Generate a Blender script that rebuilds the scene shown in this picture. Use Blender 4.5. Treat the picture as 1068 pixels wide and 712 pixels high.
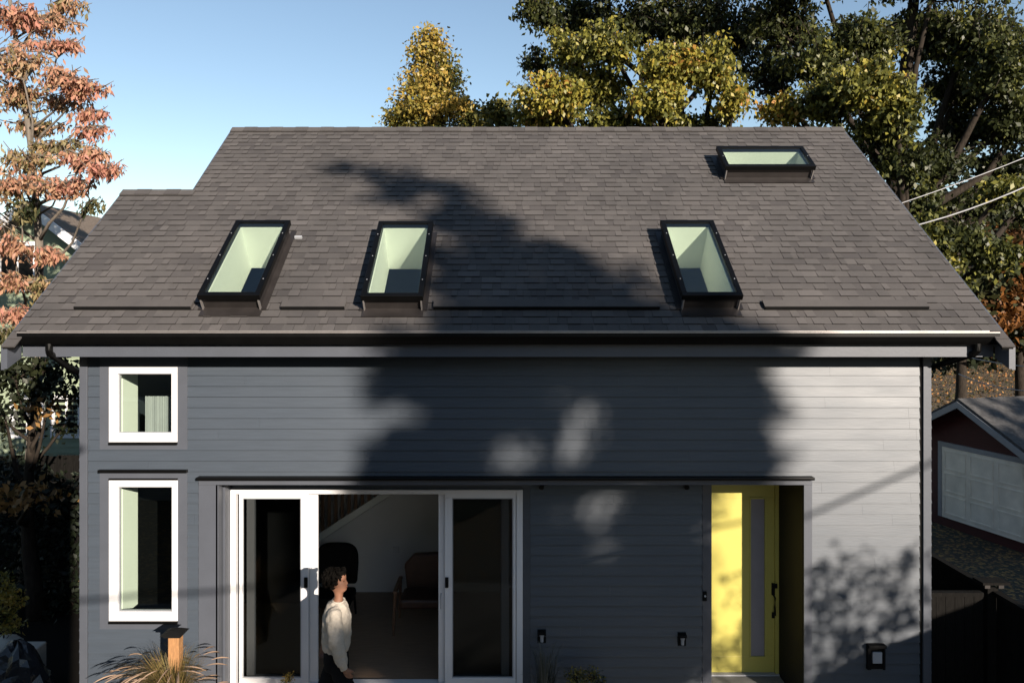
import bpy, bmesh, math, random
import numpy as np
from mathutils import Vector, Matrix

random.seed(7)
rng = np.random.default_rng(11)
R = math.radians
# ------------------------------------------------------------------ camera, sky, sun
S = bpy.context.scene
for o in list(bpy.data.objects): bpy.data.objects.remove(o)
CAMZ = 4.65
F = 800.0                                  # focal length measured in pixels of a 1068 px wide picture
cam_d = bpy.data.cameras.new("camera"); cam = bpy.data.objects.new("camera", cam_d)
S.collection.objects.link(cam); S.camera = cam
cam.location = (0, 0, CAMZ); cam.rotation_euler = (R(90), 0, 0)
cam_d.sensor_width = 36; cam_d.lens = F / 1068 * 36
cam_d.shift_x = 6 / 1068; cam_d.shift_y = -35 / 1068
cam_d.clip_end = 2000; cam_d.clip_start = 0.05

SUN_EL = R(17.0); SUN_AZ = R(29.0)         # azimuth to the right of straight behind the camera
SD = Vector((math.cos(SUN_EL) * math.sin(SUN_AZ), -math.cos(SUN_EL) * math.cos(SUN_AZ), math.sin(SUN_EL)))
w = bpy.data.worlds.new("World"); S.world = w; w.use_nodes = True
nt = w.node_tree; bg = nt.nodes["Background"]
sky = nt.nodes.new("ShaderNodeTexSky"); sky.sky_type = 'NISHITA'; sky.sun_disc = False
sky.sun_elevation = SUN_EL; sky.sun_rotation = math.pi - SUN_AZ
sky.air_density = 1.0; sky.dust_density = 0.1; sky.ozone_density = 0.8; sky.altitude = 50
nt.links.new(sky.outputs[0], bg.inputs[0]); bg.inputs[1].default_value = 0.072
sl = bpy.data.lights.new("sun", 'SUN'); sl.energy = 5.0; sl.angle = R(0.53); sl.color = (1.0, 0.88, 0.75)
so = bpy.data.objects.new("sun", sl); S.collection.objects.link(so)
so.rotation_euler = SD.to_track_quat('Z', 'Y').to_euler(); so.location = SD * 60
S.view_settings.view_transform = 'Standard'; S.view_settings.look = 'None'
S.view_settings.gamma = 1.0; S.view_settings.exposure = 1.2; S.view_settings.use_curve_mapping = False
S.render.engine = 'CYCLES'
S.cycles.max_bounces = 8; S.cycles.transparent_max_bounces = 12

def at(px, py, Y):
    """point at depth Y seen at photo pixel (measuring helper)"""
    return Vector(((px - 528) / F * Y, Y, CAMZ - (py - 321) / F * Y))

# ------------------------------------------------------------------ materials
def new_mat(name):
    m = bpy.data.materials.new(name); m.use_nodes = True
    return m, m.node_tree, m.node_tree.nodes["Principled BSDF"]

def paint(name, col, rough=0.5, metal=0.0, var=0.12, scale=6.0, bump=0.0, bscale=60.0, spec=0.5, stretch=(1,1,1), coat=0.0):
    m, t, b = new_mat(name)
    b.inputs['Roughness'].default_value = rough; b.inputs['Metallic'].default_value = metal
    b.inputs['Specular IOR Level'].default_value = spec
    b.inputs['Coat Weight'].default_value = coat
    tc = t.nodes.new('ShaderNodeTexCoord'); mp = t.nodes.new('ShaderNodeMapping'); mp.inputs['Scale'].default_value = stretch
    t.links.new(tc.outputs['Object'], mp.inputs['Vector'])
    n = t.nodes.new('ShaderNodeTexNoise'); n.inputs['Scale'].default_value = scale; n.inputs['Detail'].default_value = 5
    t.links.new(mp.outputs[0], n.inputs['Vector'])
    r = t.nodes.new('ShaderNodeValToRGB')
    r.color_ramp.elements[0].position = 0.3; r.color_ramp.elements[1].position = 0.7
    r.color_ramp.elements[0].color = (*[max(0, c * (1 - var)) for c in col], 1)
    r.color_ramp.elements[1].color = (*[min(1, c * (1 + var)) for c in col], 1)
    t.links.new(n.outputs['Fac'], r.inputs[0]); t.links.new(r.outputs[0], b.inputs['Base Color'])
    if bump:
        n2 = t.nodes.new('ShaderNodeTexNoise'); n2.inputs['Scale'].default_value = bscale; n2.inputs['Detail'].default_value = 4
        t.links.new(mp.outputs[0], n2.inputs['Vector'])
        bp = t.nodes.new('ShaderNodeBump'); bp.inputs['Strength'].default_value = bump; bp.inputs['Distance'].default_value = 0.01
        t.links.new(n2.outputs['Fac'], bp.inputs['Height']); t.links.new(bp.outputs[0], b.inputs['Normal'])
    return m

def ramp_mat(name, stops, rough=0.85, transl=0.0, bump=0.0, bscale=300, spec=0.3, blotch=0.0):
    """colour picked per face by the attribute 'pick'"""
    m, t, b = new_mat(name)
    b.inputs['Roughness'].default_value = rough; b.inputs['Specular IOR Level'].default_value = spec
    a = t.nodes.new('ShaderNodeAttribute'); a.attribute_name = 'pick'
    r = t.nodes.new('ShaderNodeValToRGB')
    els = r.color_ramp.elements
    while len(els) < len(stops): els.new(0.5)
    for e, (p, c) in zip(els, stops): e.position = p; e.color = (*c, 1)
    t.links.new(a.outputs['Fac'], r.inputs[0])
    col = r.outputs[0]
    if blotch:
        tc = t.nodes.new('ShaderNodeTexCoord')
        n = t.nodes.new('ShaderNodeTexNoise'); n.inputs['Scale'].default_value = 0.9; n.inputs['Detail'].default_value = 8; n.inputs['Roughness'].default_value = 0.7
        t.links.new(tc.outputs['Object'], n.inputs['Vector'])
        mx = t.nodes.new('ShaderNodeMix'); mx.data_type = 'RGBA'; mx.blend_type = 'MULTIPLY'; mx.inputs[0].default_value = 1
        r2 = t.nodes.new('ShaderNodeValToRGB'); r2.color_ramp.elements[0].position = .3; r2.color_ramp.elements[1].position = .7
        r2.color_ramp.elements[0].color = (1 - blotch,) * 3 + (1,); r2.color_ramp.elements[1].color = (1 + blotch, 1 + blotch * .9, 1 + blotch * .8, 1)
        t.links.new(n.outputs['Fac'], r2.inputs[0]); t.links.new(col, mx.inputs[6]); t.links.new(r2.outputs[0], mx.inputs[7]); col = mx.outputs[2]
    t.links.new(col, b.inputs['Base Color'])
    if bump:
        tc = t.nodes.new('ShaderNodeTexCoord'); n2 = t.nodes.new('ShaderNodeTexNoise'); n2.inputs['Scale'].default_value = bscale
        t.links.new(tc.outputs['Object'], n2.inputs['Vector'])
        bp = t.nodes.new('ShaderNodeBump'); bp.inputs['Strength'].default_value = bump; bp.inputs['Distance'].default_value = 0.006
        t.links.new(n2.outputs['Fac'], bp.inputs['Height']); t.links.new(bp.outputs[0], b.inputs['Normal'])
    if transl:
        tr = t.nodes.new('ShaderNodeBsdfTranslucent'); t.links.new(col, tr.inputs[0])
        ms = t.nodes.new('ShaderNodeMixShader'); ms.inputs[0].default_value = transl
        t.links.new(b.outputs[0], ms.inputs[1]); t.links.new(tr.outputs[0], ms.inputs[2])
        t.links.new(ms.outputs[0], t.nodes['Material Output'].inputs[0])
    return m

def glass_mat(name, tint, refl=0.02):
    m, t, b = new_mat(name); t.nodes.remove(b)
    tr = t.nodes.new('ShaderNodeBsdfTransparent'); tr.inputs[0].default_value = (*tint, 1)
    gl = t.nodes.new('ShaderNodeBsdfGlossy'); gl.inputs['Roughness'].default_value = 0.01
    lw = t.nodes.new('ShaderNodeLayerWeight'); lw.inputs[0].default_value = 0.5
    pw = t.nodes.new('ShaderNodeMath'); pw.operation = 'POWER'; pw.inputs[1].default_value = 5
    ad = t.nodes.new('ShaderNodeMath'); ad.operation = 'MULTIPLY_ADD'; ad.inputs[1].default_value = .9; ad.inputs[2].default_value = refl; ad.use_clamp = True
    t.links.new(lw.outputs['Facing'], pw.inputs[0]); t.links.new(pw.outputs[0], ad.inputs[0])
    ms = t.nodes.new('ShaderNodeMixShader')
    t.links.new(ad.outputs[0], ms.inputs[0]); t.links.new(tr.outputs[0], ms.inputs[1]); t.links.new(gl.outputs[0], ms.inputs[2])
    t.links.new(ms.outputs[0], t.nodes['Material Output'].inputs[0])
    return m

def siding_paint(*a, **k):
    m = paint(*a, **k); t = m.node_tree; b = t.nodes['Principled BSDF']
    src = b.inputs['Base Color'].links[0].from_socket
    at_ = t.nodes.new('ShaderNodeAttribute'); at_.attribute_name = 'pick'
    mr = t.nodes.new('ShaderNodeMapRange'); mr.inputs[3].default_value = .97; mr.inputs[4].default_value = 1.03
    t.links.new(at_.outputs['Fac'], mr.inputs[0])
    mx = t.nodes.new('ShaderNodeMix'); mx.data_type = 'RGBA'; mx.blend_type = 'MULTIPLY'; mx.inputs[0].default_value = 1
    t.links.new(src, mx.inputs[6]); t.links.new(mr.outputs[0], mx.inputs[7]); t.links.new(mx.outputs[2], b.inputs['Base Color'])
    # faint dusty streaks, a little rougher than the paint
    tc = t.nodes.new('ShaderNodeTexCoord'); mp = t.nodes.new('ShaderNodeMapping'); mp.inputs['Scale'].default_value = (.8, .8, 3.5)
    n = t.nodes.new('ShaderNodeTexNoise'); n.inputs['Scale'].default_value = 1.6; n.inputs['Detail'].default_value = 7
    t.links.new(tc.outputs['Object'], mp.inputs[0]); t.links.new(mp.outputs[0], n.inputs['Vector'])
    m2 = t.nodes.new('ShaderNodeMapRange'); m2.inputs[1].default_value = .3; m2.inputs[2].default_value = .7; m2.inputs[3].default_value = .45; m2.inputs[4].default_value = .50
    t.links.new(n.outputs['Fac'], m2.inputs[0]); t.links.new(m2.outputs[0], b.inputs['Roughness'])
    return m
M = {}
M['siding'] = siding_paint('siding_paint', (0.036, 0.046, 0.060), rough=0.46, var=0.07, scale=3, bump=0.06, bscale=9, spec=0.45, stretch=(1, 1, 14))
M['trim'] = paint('trim_paint', (0.056, 0.062, 0.076), rough=0.46, var=0.06, scale=4, bump=0.06, bscale=30, spec=0.45)
M['black'] = paint('black_metal', (0.002, 0.002, 0.002), spec=0.15, rough=0.4, var=0.2, scale=8)
M['blackmatt'] = paint('black_matt', (0.004, 0.004, 0.004), spec=0.15, rough=0.8, var=0.2, scale=8)
M['white'] = paint('white_vinyl', (0.56, 0.56, 0.57), rough=0.4, var=0.02, scale=5)
M['plaster'] = paint('white_plaster', (0.78, 0.80, 0.76), rough=0.8, var=0.02, scale=3)
M['greyroom'] = paint('grey_room_paint', (0.62, 0.62, 0.62), rough=0.8, var=0.02, scale=3)
M['darkroom'] = paint('blue_grey_floor_paint', (0.05, 0.075, 0.12), rough=0.6, var=0.1)
M['yellow'] = paint('yellow_door_paint', (0.385, 0.34, 0.075), rough=0.45, var=0.03, scale=5, bump=0.04)
M['woodfloor'] = paint('brown_floor', (0.22, 0.15, 0.10), rough=0.45, var=0.2, scale=5, stretch=(1, 12, 1))
M['darkwood'] = paint('dark_wood', (0.13, 0.07, 0.04), rough=0.5, var=0.3, scale=10, stretch=(6, 6, 1))
M['brownleather'] = paint('brown_upholstery', (0.055, 0.024, 0.014), rough=0.5, var=0.2, scale=10, bump=.2)
M['post'] = paint('cedar', (0.28, 0.14, 0.055), rough=0.7, var=0.25, scale=12, stretch=(5, 5, 1), bump=0.3)
M['drip'] = paint('drip_metal', (0.30, 0.28, 0.27), rough=0.4, metal=0.6)
M['concrete'] = paint('concrete', (0.14, 0.14, 0.135), rough=0.85, var=0.15, scale=8, bump=0.3)
M['steel'] = paint('grey_plastic', (0.28, 0.29, 0.31), rough=0.4, var=0.05)
M['bronzemetal'] = paint('flashing_metal', (0.032, 0.028, 0.027), rough=0.4, metal=0.4, var=0.2)
M['fence'] = paint('shade_black_fence', (0.006, 0.0055, 0.005), rough=0.9, var=0.35, scale=9, stretch=(8, 8, 1), bump=0.3, spec=0.08)  # near-black tone stands in for the shade on the fences
M['garagered'] = paint('dark_red_siding', (0.055, 0.008, 0.007), rough=0.7, var=0.2, scale=5, stretch=(1, 1, 10))
M['garagedoor'] = paint('garage_door_white', (0.80, 0.74, 0.64), rough=0.6, var=0.12, scale=3)
M['greensiding'] = paint('pale_green_siding', (0.20, 0.24, 0.16), rough=0.7, var=0.05, scale=3)
M['brownshingle'] = paint('brown_shingles', (0.11, 0.085, 0.065), rough=0.9, var=0.35, scale=14, bump=0.4, stretch=(1, 1, 3))
M['greyshingle'] = paint('grey_shingles', (0.06, 0.058, 0.058), rough=0.9, var=0.4, scale=12, bump=0.4)
M['bark'] = paint('bark', (0.024, 0.019, 0.015), spec=0.1, rough=0.9, var=0.4, scale=9, bump=0.6, bscale=20, stretch=(3, 3, 0.7))
M['palebark'] = paint('pale_bark', (0.12, 0.10, 0.08), rough=0.85, var=0.35, scale=9, bump=0.5, stretch=(3, 3, 0.7))
M['cable'] = paint('cable_rubber', (0.35, 0.35, 0.36), rough=0.5)
M['blackcable'] = paint('black_cable', (0.02, 0.02, 0.02), rough=0.6)
M['shed'] = paint('dark_shed_wood', (0.05, 0.04, 0.035), rough=0.8, var=0.3, stretch=(6, 6, 1))
M['beigehouse'] = paint('beige_siding', (0.16, 0.15, 0.14), rough=0.7, var=0.05)
M['skin'] = paint('skin', (0.17, 0.080, 0.048), rough=0.5, var=0.05)
M['hair'] = paint('black_hair', (0.003, 0.0025, 0.002), spec=0.05, rough=0.9, var=0.3, scale=60, bump=0.8, bscale=90)
M['knit'] = paint('cream_knit', (0.38, 0.34, 0.285), rough=0.95, var=0.07, scale=60, bump=0.5, bscale=160, spec=0.1)
M['trousers'] = paint('black_trousers', (0.006, 0.006, 0.007), spec=0.1, rough=0.9, var=0.2)
M['shadepaint'] = paint('painted_shade_black', (0.004, 0.004, 0.005), rough=0.6, spec=0.2)  # near-black tone painted where the jamb and room sides should look shaded
M['glass'] = glass_mat('window_glass', (0.90, 0.94, 0.90), 0.07)
M['skyglass'] = glass_mat('skylight_glass', (0.86, 0.90, 0.85), 0.10)
M['screenglass'] = glass_mat('insect_screen_glass', (0.5, 0.51, 0.51), 0.012)
M['tarp'] = paint('black_plastic_sheet', (0.012, 0.012, 0.014), rough=0.25, var=0.2, bump=0.9, bscale=14)
M['stone'] = paint('pale_stone', (0.40, 0.38, 0.34), rough=0.85, var=0.2, bump=.3)
M['shingle'] = ramp_mat('grey_brown_shingles', [(0.0, (0.012, 0.011, 0.011)), (0.12, (0.040, 0.037, 0.038)), (0.5, (0.062, 0.058, 0.057)), (1.0, (0.086, 0.080, 0.079))], rough=0.9, bump=0.5, bscale=420, blotch=0.22)

# ------------------------------------------------------------------ mesh helpers
COL = S.collection
class MB:
    def __init__(s): s.v = []; s.f = []; s.a = []
    def add(s, vs, fs, pick=0.5):
        n = len(s.v); s.v += [tuple(v) for v in vs]; s.f += [tuple(i + n for i in f) for f in fs]; s.a += [pick] * len(fs)
        return s
    def box(s, x0, x1, y0, y1, z0, z1, tf=None, pick=0.5):
        vs = [(x, y, z) for x in (x0, x1) for y in (y0, y1) for z in (z0, z1)]
        if tf: vs = [tf(*v) for v in vs]
        return s.add(vs, [(0, 1, 3, 2), (4, 6, 7, 5), (0, 4, 5, 1), (2, 3, 7, 6), (0, 2, 6, 4), (1, 5, 7, 3)], pick)
    def prism(s, poly, d0, d1, axis='y', tf=None):
        """poly: list of (a,b); extruded along axis between d0 and d1"""
        n = len(poly)
        def mk(a, b, d): return {'y': (a, d, b), 'x': (d, a, b), 'z': (a, b, d)}[axis]
        vs = [mk(a, b, d0) for a, b in poly] + [mk(a, b, d1) for a, b in poly]
        if tf: vs = [tf(*v) for v in vs]
        fs = [tuple(range(n)), tuple(range(2 * n - 1, n - 1, -1))] + [(i, i + n, (i + 1) % n + n, (i + 1) % n) for i in range(n)]
        return s.add(vs, fs)
    def tube(s, pts, rad, seg=6, pick=0.5, cap=True):
        pts = [Vector(p) for p in pts]
        if not hasattr(rad, '__len__'): rad = [rad] * len(pts)
        vs = []; up = Vector((0.13, 0.21, 1)).normalized()
        for i, p in enumerate(pts):
            d = (pts[min(i + 1, len(pts) - 1)] - pts[max(i - 1, 0)])
            if d.length < 1e-6: d = Vector((0, 0, 1))
            d.normalize()
            a = d.cross(up)
            if a.length < 0.05: a = d.cross(Vector((1, 0, 0)))
            a.normalize(); b = d.cross(a)
            for k in range(seg):
                t = 2 * math.pi * k / seg
                vs.append(p + (a * math.cos(t) + b * math.sin(t)) * rad[i])
        fs = []
        for i in range(len(pts) - 1):
            for k in range(seg):
                fs.append((i * seg + k, i * seg + (k + 1) % seg, (i + 1) * seg + (k + 1) % seg, (i + 1) * seg + k))
        if cap:
            fs.append(tuple(range(seg - 1, -1, -1))); fs.append(tuple(range((len(pts) - 1) * seg, len(pts) * seg)))
        return s.add(vs, fs, pick)
    def build(s, name, mat, parent=None, bevel=0, smooth=False, fix=True):
        me = bpy.data.meshes.new(name); me.from_pydata(s.v, [], s.f)
        at_ = me.attributes.new('pick', 'FLOAT', 'FACE'); at_.data.foreach_set('value', s.a)
        me.materials.append(mat)
        if fix:
            bm = bmesh.new(); bm.from_mesh(me); bmesh.ops.recalc_face_normals(bm, faces=bm.faces); bm.to_mesh(me); bm.free()
        if smooth: me.polygons.foreach_set('use_smooth', [True] * len(me.polygons))
        o = bpy.data.objects.new(name, me); COL.objects.link(o)
        if parent:
            o.parent = parent
            pm = parent.matrix_world if parent.type != 'EMPTY' else None
            # every mesh is written in world coordinates, so undo the parent chain's offset
            off = Vector((0, 0, 0)); p = parent
            while p: off += p.location; p = p.parent
            o.location = -off
        if bevel:
            b = o.modifiers.new('bevel', 'BEVEL'); b.width = bevel; b.segments = 2; b.limit_method = 'ANGLE'; b.angle_limit = R(40)
        return o

def tag(o, label=None, cat=None, group=None, kind=None):
    if label: o['label'] = label
    if cat: o['category'] = cat
    if group: o['group'] = group
    if kind: o['kind'] = kind
    return o
def empty(name, loc, label, cat, group=None):
    o = bpy.data.objects.new(name, None); COL.objects.link(o); o.location = loc; o.empty_display_size = .2
    return tag(o, label, cat, group)

def rects(x0, x1, z0, z1, holes):
    """rectangle minus rectangular holes -> list of rectangles"""
    zs = sorted({z0, z1, *[min(max(h[i], z0), z1) for h in holes for i in (2, 3)]})
    out = []
    for a, b in zip(zs, zs[1:]):
        if b - a < 1e-5: continue
        m = (a + b) / 2; iv = [(x0, x1)]
        for h in holes:
            if h[2] <= m <= h[3]:
                nv = []
                for p, q in iv:
                    if h[1] <= p or h[0] >= q: nv.append((p, q)); continue
                    if h[0] > p: nv.append((p, h[0]))
                    if h[1] < q: nv.append((h[1], q))
                iv = nv
        out += [(p, q, a, b) for p, q in iv if q - p > 1e-4]
    return out

def lap(mb, x0, x1, z0, z1, Y, holes, e=0.12, tf=None, th=0.021):
    """lap siding facing -Y at plane Y; each course is a wedge"""
    z = z0
    while z < z1 - 1e-4:
        t = min(z + e, z1)
        jit = random.uniform(-0.0012, 0.0012)
        js = [x0 + random.uniform(.4, 3.4)]
        while js[-1] < x1: js.append(js[-1] + random.choice((3.66, 4.2)))
        cuts = [(j, j + .0012, z - 1, t + 1) for j in js]; edges = [x0] + js + [x1]; tone = [random.random() for _ in edges]
        for (p, q, a, b) in rects(x0, x1, z, t, list(holes) + cuts):
            pk_ = tone[sum(1 for j in js if j < p + .01)]
            ya = Y - th + (th - .003) * (a - z) / e + jit; yb = Y - th + (th - .003) * (b - z) / e + jit
            vs = [(p, ya, a), (q, ya, a), (q, yb, b), (p, yb, b), (p, Y, a), (q, Y, a), (q, Y, b), (p, Y, b)]
            if tf: vs = [tf(*v) for v in vs]
            mb.add(vs, [(0, 1, 2, 3), (0, 4, 5, 1), (0, 3, 7, 4), (1, 5, 6, 2), (3, 2, 6, 7)], pk_)
        z = t
    return mb

# ------------------------------------------------------------------ ground
def ground():
    n = 90
    xs = np.concatenate([np.linspace(-400, -30, 12), np.linspace(-28, 45, 60), np.linspace(50, 400, 12)])
    ys = np.concatenate([np.linspace(-400, -30, 12), np.linspace(-28, 70, 70), np.linspace(80, 500, 14)])
    def h(x, y):
        z = 0.0
        if x > 5.9:
            t = min(1, (x - 5.9) / 2.5); z -= 1.0 * t * t * (3 - 2 * t) * min(1, max(0, (y - 9) / 5))
        z += 0.03 * math.sin(x * .9 + y * .4) * (1 if abs(x) > 6 or y > 17 else 0)
        if y > 34: z += (y - 34) * 0.045 if y < 90 else 2.5
        return z
    vs = [(x, y, h(x, y)) for y in ys for x in xs]
    W = len(xs); fs = [(j * W + i, j * W + i + 1, (j + 1) * W + i + 1, (j + 1) * W + i) for j in range(len(ys) - 1) for i in range(W - 1)]
    m, t, b = new_mat('leafy_ground'); b.inputs['Roughness'].default_value = 0.95
    tc = t.nodes.new('ShaderNodeTexCoord')
    n1 = t.nodes.new('ShaderNodeTexNoise'); n1.inputs['Scale'].default_value = 0.5; n1.inputs['Detail'].default_value = 6
    v = t.nodes.new('ShaderNodeTexVoronoi'); v.inputs['Scale'].default_value = 16
    r1 = t.nodes.new('ShaderNodeValToRGB')
    e = r1.color_ramp.elements; e[0].position = .35; e[0].color = (0.016, 0.017, 0.008, 1); e[1].position = .6; e[1].color = (0.025, 0.017, 0.011, 1)
    r2 = t.nodes.new('ShaderNodeValToRGB')
    e = r2.color_ramp.elements; e[0].position = .2; e[0].color = (0.30, 0.12, 0.035, 1); e[1].position = .9; e[1].color = (0.05, 0.026, 0.014, 1)
    e2 = e.new(.5); e2.color = (0.34, 0.20, 0.05, 1)
    th = t.nodes.new('ShaderNodeMath'); th.operation = 'GREATER_THAN'; th.inputs[1].default_value = 0.62
    mx = t.nodes.new('ShaderNodeMix'); mx.data_type = 'RGBA'
    for a, c in ((tc.outputs['Object'], n1.inputs['Vector']), (tc.outputs['Object'], v.inputs['Vector']), (n1.outputs['Fac'], r1.inputs[0]),
                 (v.outputs['Color'], r2.inputs[0]), (v.outputs['Color'], th.inputs[0]), (th.outputs[0], mx.inputs[0]),
                 (r1.outputs[0], mx.inputs[6]), (r2.outputs[0], mx.inputs[7]), (mx.outputs[2], b.inputs['Base Color'])): t.links.new(a, c)
    bp = t.nodes.new('ShaderNodeBump'); bp.inputs['Strength'].default_value = .8; bp.inputs['Distance'].default_value = .05
    t.links.new(v.outputs['Distance'], bp.inputs['Height']); t.links.new(bp.outputs[0], b.inputs['Normal'])
    o = MB().add(vs, fs).build('ground', m); tag(o, kind='structure'); return h
gh = ground()
tag(MB().box(-6.2, 4.7, 5.5, 8.64, -0.02, 0.10).build('patio', M['concrete'], bevel=.01), kind='structure')

tag(MB().box(-9.0, -4.82, 8.66, 12.9, -0.05, 0.05).build('yard_shade_sheet', paint('painted_yard_shade', (.008, .007, .006), spec=.05, rough=.95, bump=.5)), kind='structure')  # near-black sheet laid over the ground strip to paint it shaded
# ------------------------------------------------------------------ the house
TP = 0.788; P_ = math.atan(TP); CP, SP = math.cos(P_), math.sin(P_)
EY, EZ = 8.2, 4.404                        # eave line of the roof plane
def rp(x, u, h): return (x, EY + u * CP - h * SP, EZ + u * SP + h * CP)
URIDGE = 3.885 / CP; ULOW = 2.34 / CP
XL, XM, XR = -5.24, -4.29, 5.28
Wy = 8.65; Ry = 9.10; Dy = 9.44            # facade, recessed wall, entrance door planes
FL = 0.15                                  # floor level
house = empty('laneway_house', (0, 8.65, 0), 'dark blue grey lap sided house with grey shingle roof, four skylights and a yellow door', 'house')

# -- roof ---------------------------------------------------------
SK = [(-3.36, -2.69, 0.344, 1.882), (-1.58, -0.91, 0.330, 1.86), (1.92, 2.575, 0.344, 1.882), (3.055, 4.305, 3.30, 3.91)]
SH = 0.22
holes = [(a + .03, b - .03, c + .03, d - .03) for a, b, c, d in SK]
deck = MB()
for (p, q, a, b) in rects(XL, XR, 0, ULOW, holes): deck.box(p, q, a, b, -0.11, -0.001, tf=rp)
for (p, q, a, b) in rects(XM, XR, ULOW, URIDGE, holes): deck.box(p, q, a, b, -0.11, -0.001, tf=rp)
# back slopes
def rb(x, u, h): p = rp(x, u, h); return (x, 2 * (EY + 3.885) - p[1], p[2])
def rbl(x, u, h): p = rp(x, u, h); return (x, 2 * (EY + 2.34) - p[1], p[2])
deck.box(XM, XR, 0, URIDGE, -0.11, 0.012, tf=rb); deck.box(XL, XM - .001, 0.3, ULOW, -0.11, 0.012, tf=rbl)
roof = MB()
EXP = 0.1245
def course_row(u0, x0, x1, cut):
    x = x0 - random.uniform(0, .3); 
    high = random.random() < .5
    base = random.uniform(-.03, .03)
    while x < x1:
        wd = random.choice((.08, .10, .13, .16, .2, .25)) * random.uniform(.85, 1.1)
        p, q = max(x, x0), min(x + wd, x1); x += wd
        high = not high
        if q - p < .01: continue
        # a laminated tab: the raised ones stand a few mm above, and are cut a little lower
        t = 0.013 if high else 0.006
        lo = u0 - (0.0 if high else -0.004)
        pick = min(.95, max(.22, random.gauss(.58 if high else .44, .11) + base))
        for (c, d, a, b) in rects(p + .001, q - .001, lo, u0 + EXP + .01, cut):
            fr = lambda u: (u - lo) / EXP
            ta = t * (1 - fr(a)) + .002; tb = t * (1 - min(1, fr(b))) + .0015
            vs = [rp(c, a, ta), rp(d, a, ta), rp(d, b, tb), rp(c, b, tb), rp(c, a, 0), rp(d, a, 0), rp(d, b, 0), rp(c, b, 0)]
            roof.add(vs, [(0, 1, 2, 3)], pick); roof.add(vs, [(0, 4, 5, 1), (0, 3, 7, 4), (1, 5, 6, 2)], 0.0)
u = -.02
while u < URIDGE - .02:
    lft = XL if u < ULOW - .03 else XM
    course_row(u, lft - .015, XR + .015, holes)
    u += EXP
# overhanging rake tails past the gutter
for xa, xb in ((XL - .02, XL + .12), (XR - .12, XR + .02)):
    for k in range(2): 
        a = -.02 - EXP * (k + 1)
        roof.add([rp(xa, a, .016), rp(xb, a, .016), rp(xb, a + EXP, .006), rp(xa, a + EXP, .006), rp(xa, a, 0), rp(xb, a, 0), rp(xb, a + EXP, 0), rp(xa, a + EXP, 0)],
                 [(0, 1, 2, 3), (0, 4, 5, 1), (0, 3, 7, 4), (1, 5, 6, 2), (4, 5, 6, 7)], .5)
    deck.box(xa + .015, xb - .015, -.27, -.002, -.03, -.001, tf=rp)
rf = roof.build('roof', M['shingle'], house, fix=False)
deck.build('roof_deck', M['blackmatt'], rf)
# ridge caps
def ridge_caps(x0, x1, uu, tfb):
    mb = MB(); x = x0; k = 0
    while x < x1:
        q = min(x + .2, x1 + .03); h0 = .03 + .006 * (k % 2); k += 1
        for tf in (rp, tfb):
            mb.box(x, q, uu - .13, uu + .004, .014, h0, tf=tf, pick=random.uniform(.3, .7))
        x += .2
    return mb
ridge_caps(XM - .02, XR, URIDGE, rb).build('ridge_cap', M['shingle'], rf)
ridge_caps(XL - .02, XM - .005, ULOW, rbl).build('ridge_cap', M['shingle'], rf)
# raised intake vent strips low on the slope, black strip painting their shadow line
for px0, px1 in ((78, 200), (293, 360), (452, 688), (797, 968)):
    D = 8.2 * 654 / 632; uu = (D - 8.2) / CP
    xa, xb = (px0 - 528) / F * D, (px1 - 528) / F * D
    mb = MB(); mb.box(xa, xb, uu, uu + .12, .013, .048, tf=rp, pick=.45)
    o = mb.build('intake_vent', M['shingle'], rf)
    mb = MB(); mb.box(xa + .005, xb - .005, uu - .014, uu - .0005, .010, .046, tf=rp); mb.build('intake_vent_shadow_line', M['blackmatt'], rf)
# barge boards and fascia
def barge(x0, x1, ua, ub, tf, name='barge_board'):
    mb = MB(); top = -.113; bot = -.31
    # plumb-cut lower end
    p = [tf(0, ua, top), tf(0, ub, top)]
    dz = .24
    poly = [(p[0][1], p[0][2]), (p[1][1], p[1][2]), (p[1][1], p[1][2] - dz), (p[0][1], p[0][2] - dz)]
    mb.prism(poly, x0, x1, 'x'); mb.build(name, M['trim'], house)
def barge2(x0, x1, ua, ub, tf):
    p0 = tf(0, ua, -.004); p1 = tf(0, ub, -.004); dz = .25
    MB().prism([(p0[1], p0[2]), (p1[1], p1[2]), (p1[1], p1[2] - dz), (p0[1], p0[2] - dz)], x0, x1, 'x').build('barge_board', M['trim'], house)
barge2(XL - .004, XL - .04, -.24, ULOW, rp); barge2(XR + .004, XR + .04, -.24, URIDGE, rp)
barge2(XL - .004, XL - .04, .3, ULOW, rbl); barge2(XR + .004, XR + .04, 0, URIDGE, rb)
barge2(XM - .004, XM - .04, ULOW - .02, URIDGE, rp); barge2(XM - .004, XM - .04, 0, URIDGE, rb)
# inner faces of the rake overhang tails
for xa, xb in ((XL + .0, XL + .035), (XR - .035, XR)):
    MB().prism([(8.0, EZ - .165), (8.235, EZ - .01), (8.235, EZ - .29), (8.0, EZ - .39)], xa, xb, 'x').build('barge_tail', M['trim'], house)
MB().box(XL + .05, XR - .05, 8.235, 8.27, 4.125, 4.325).build('fascia', M['trim'], house)
MB().box(XL + .05, XR - .05, 8.271, 8.80, 4.128, 4.148).build('soffit', M['trim'], house)
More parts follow.
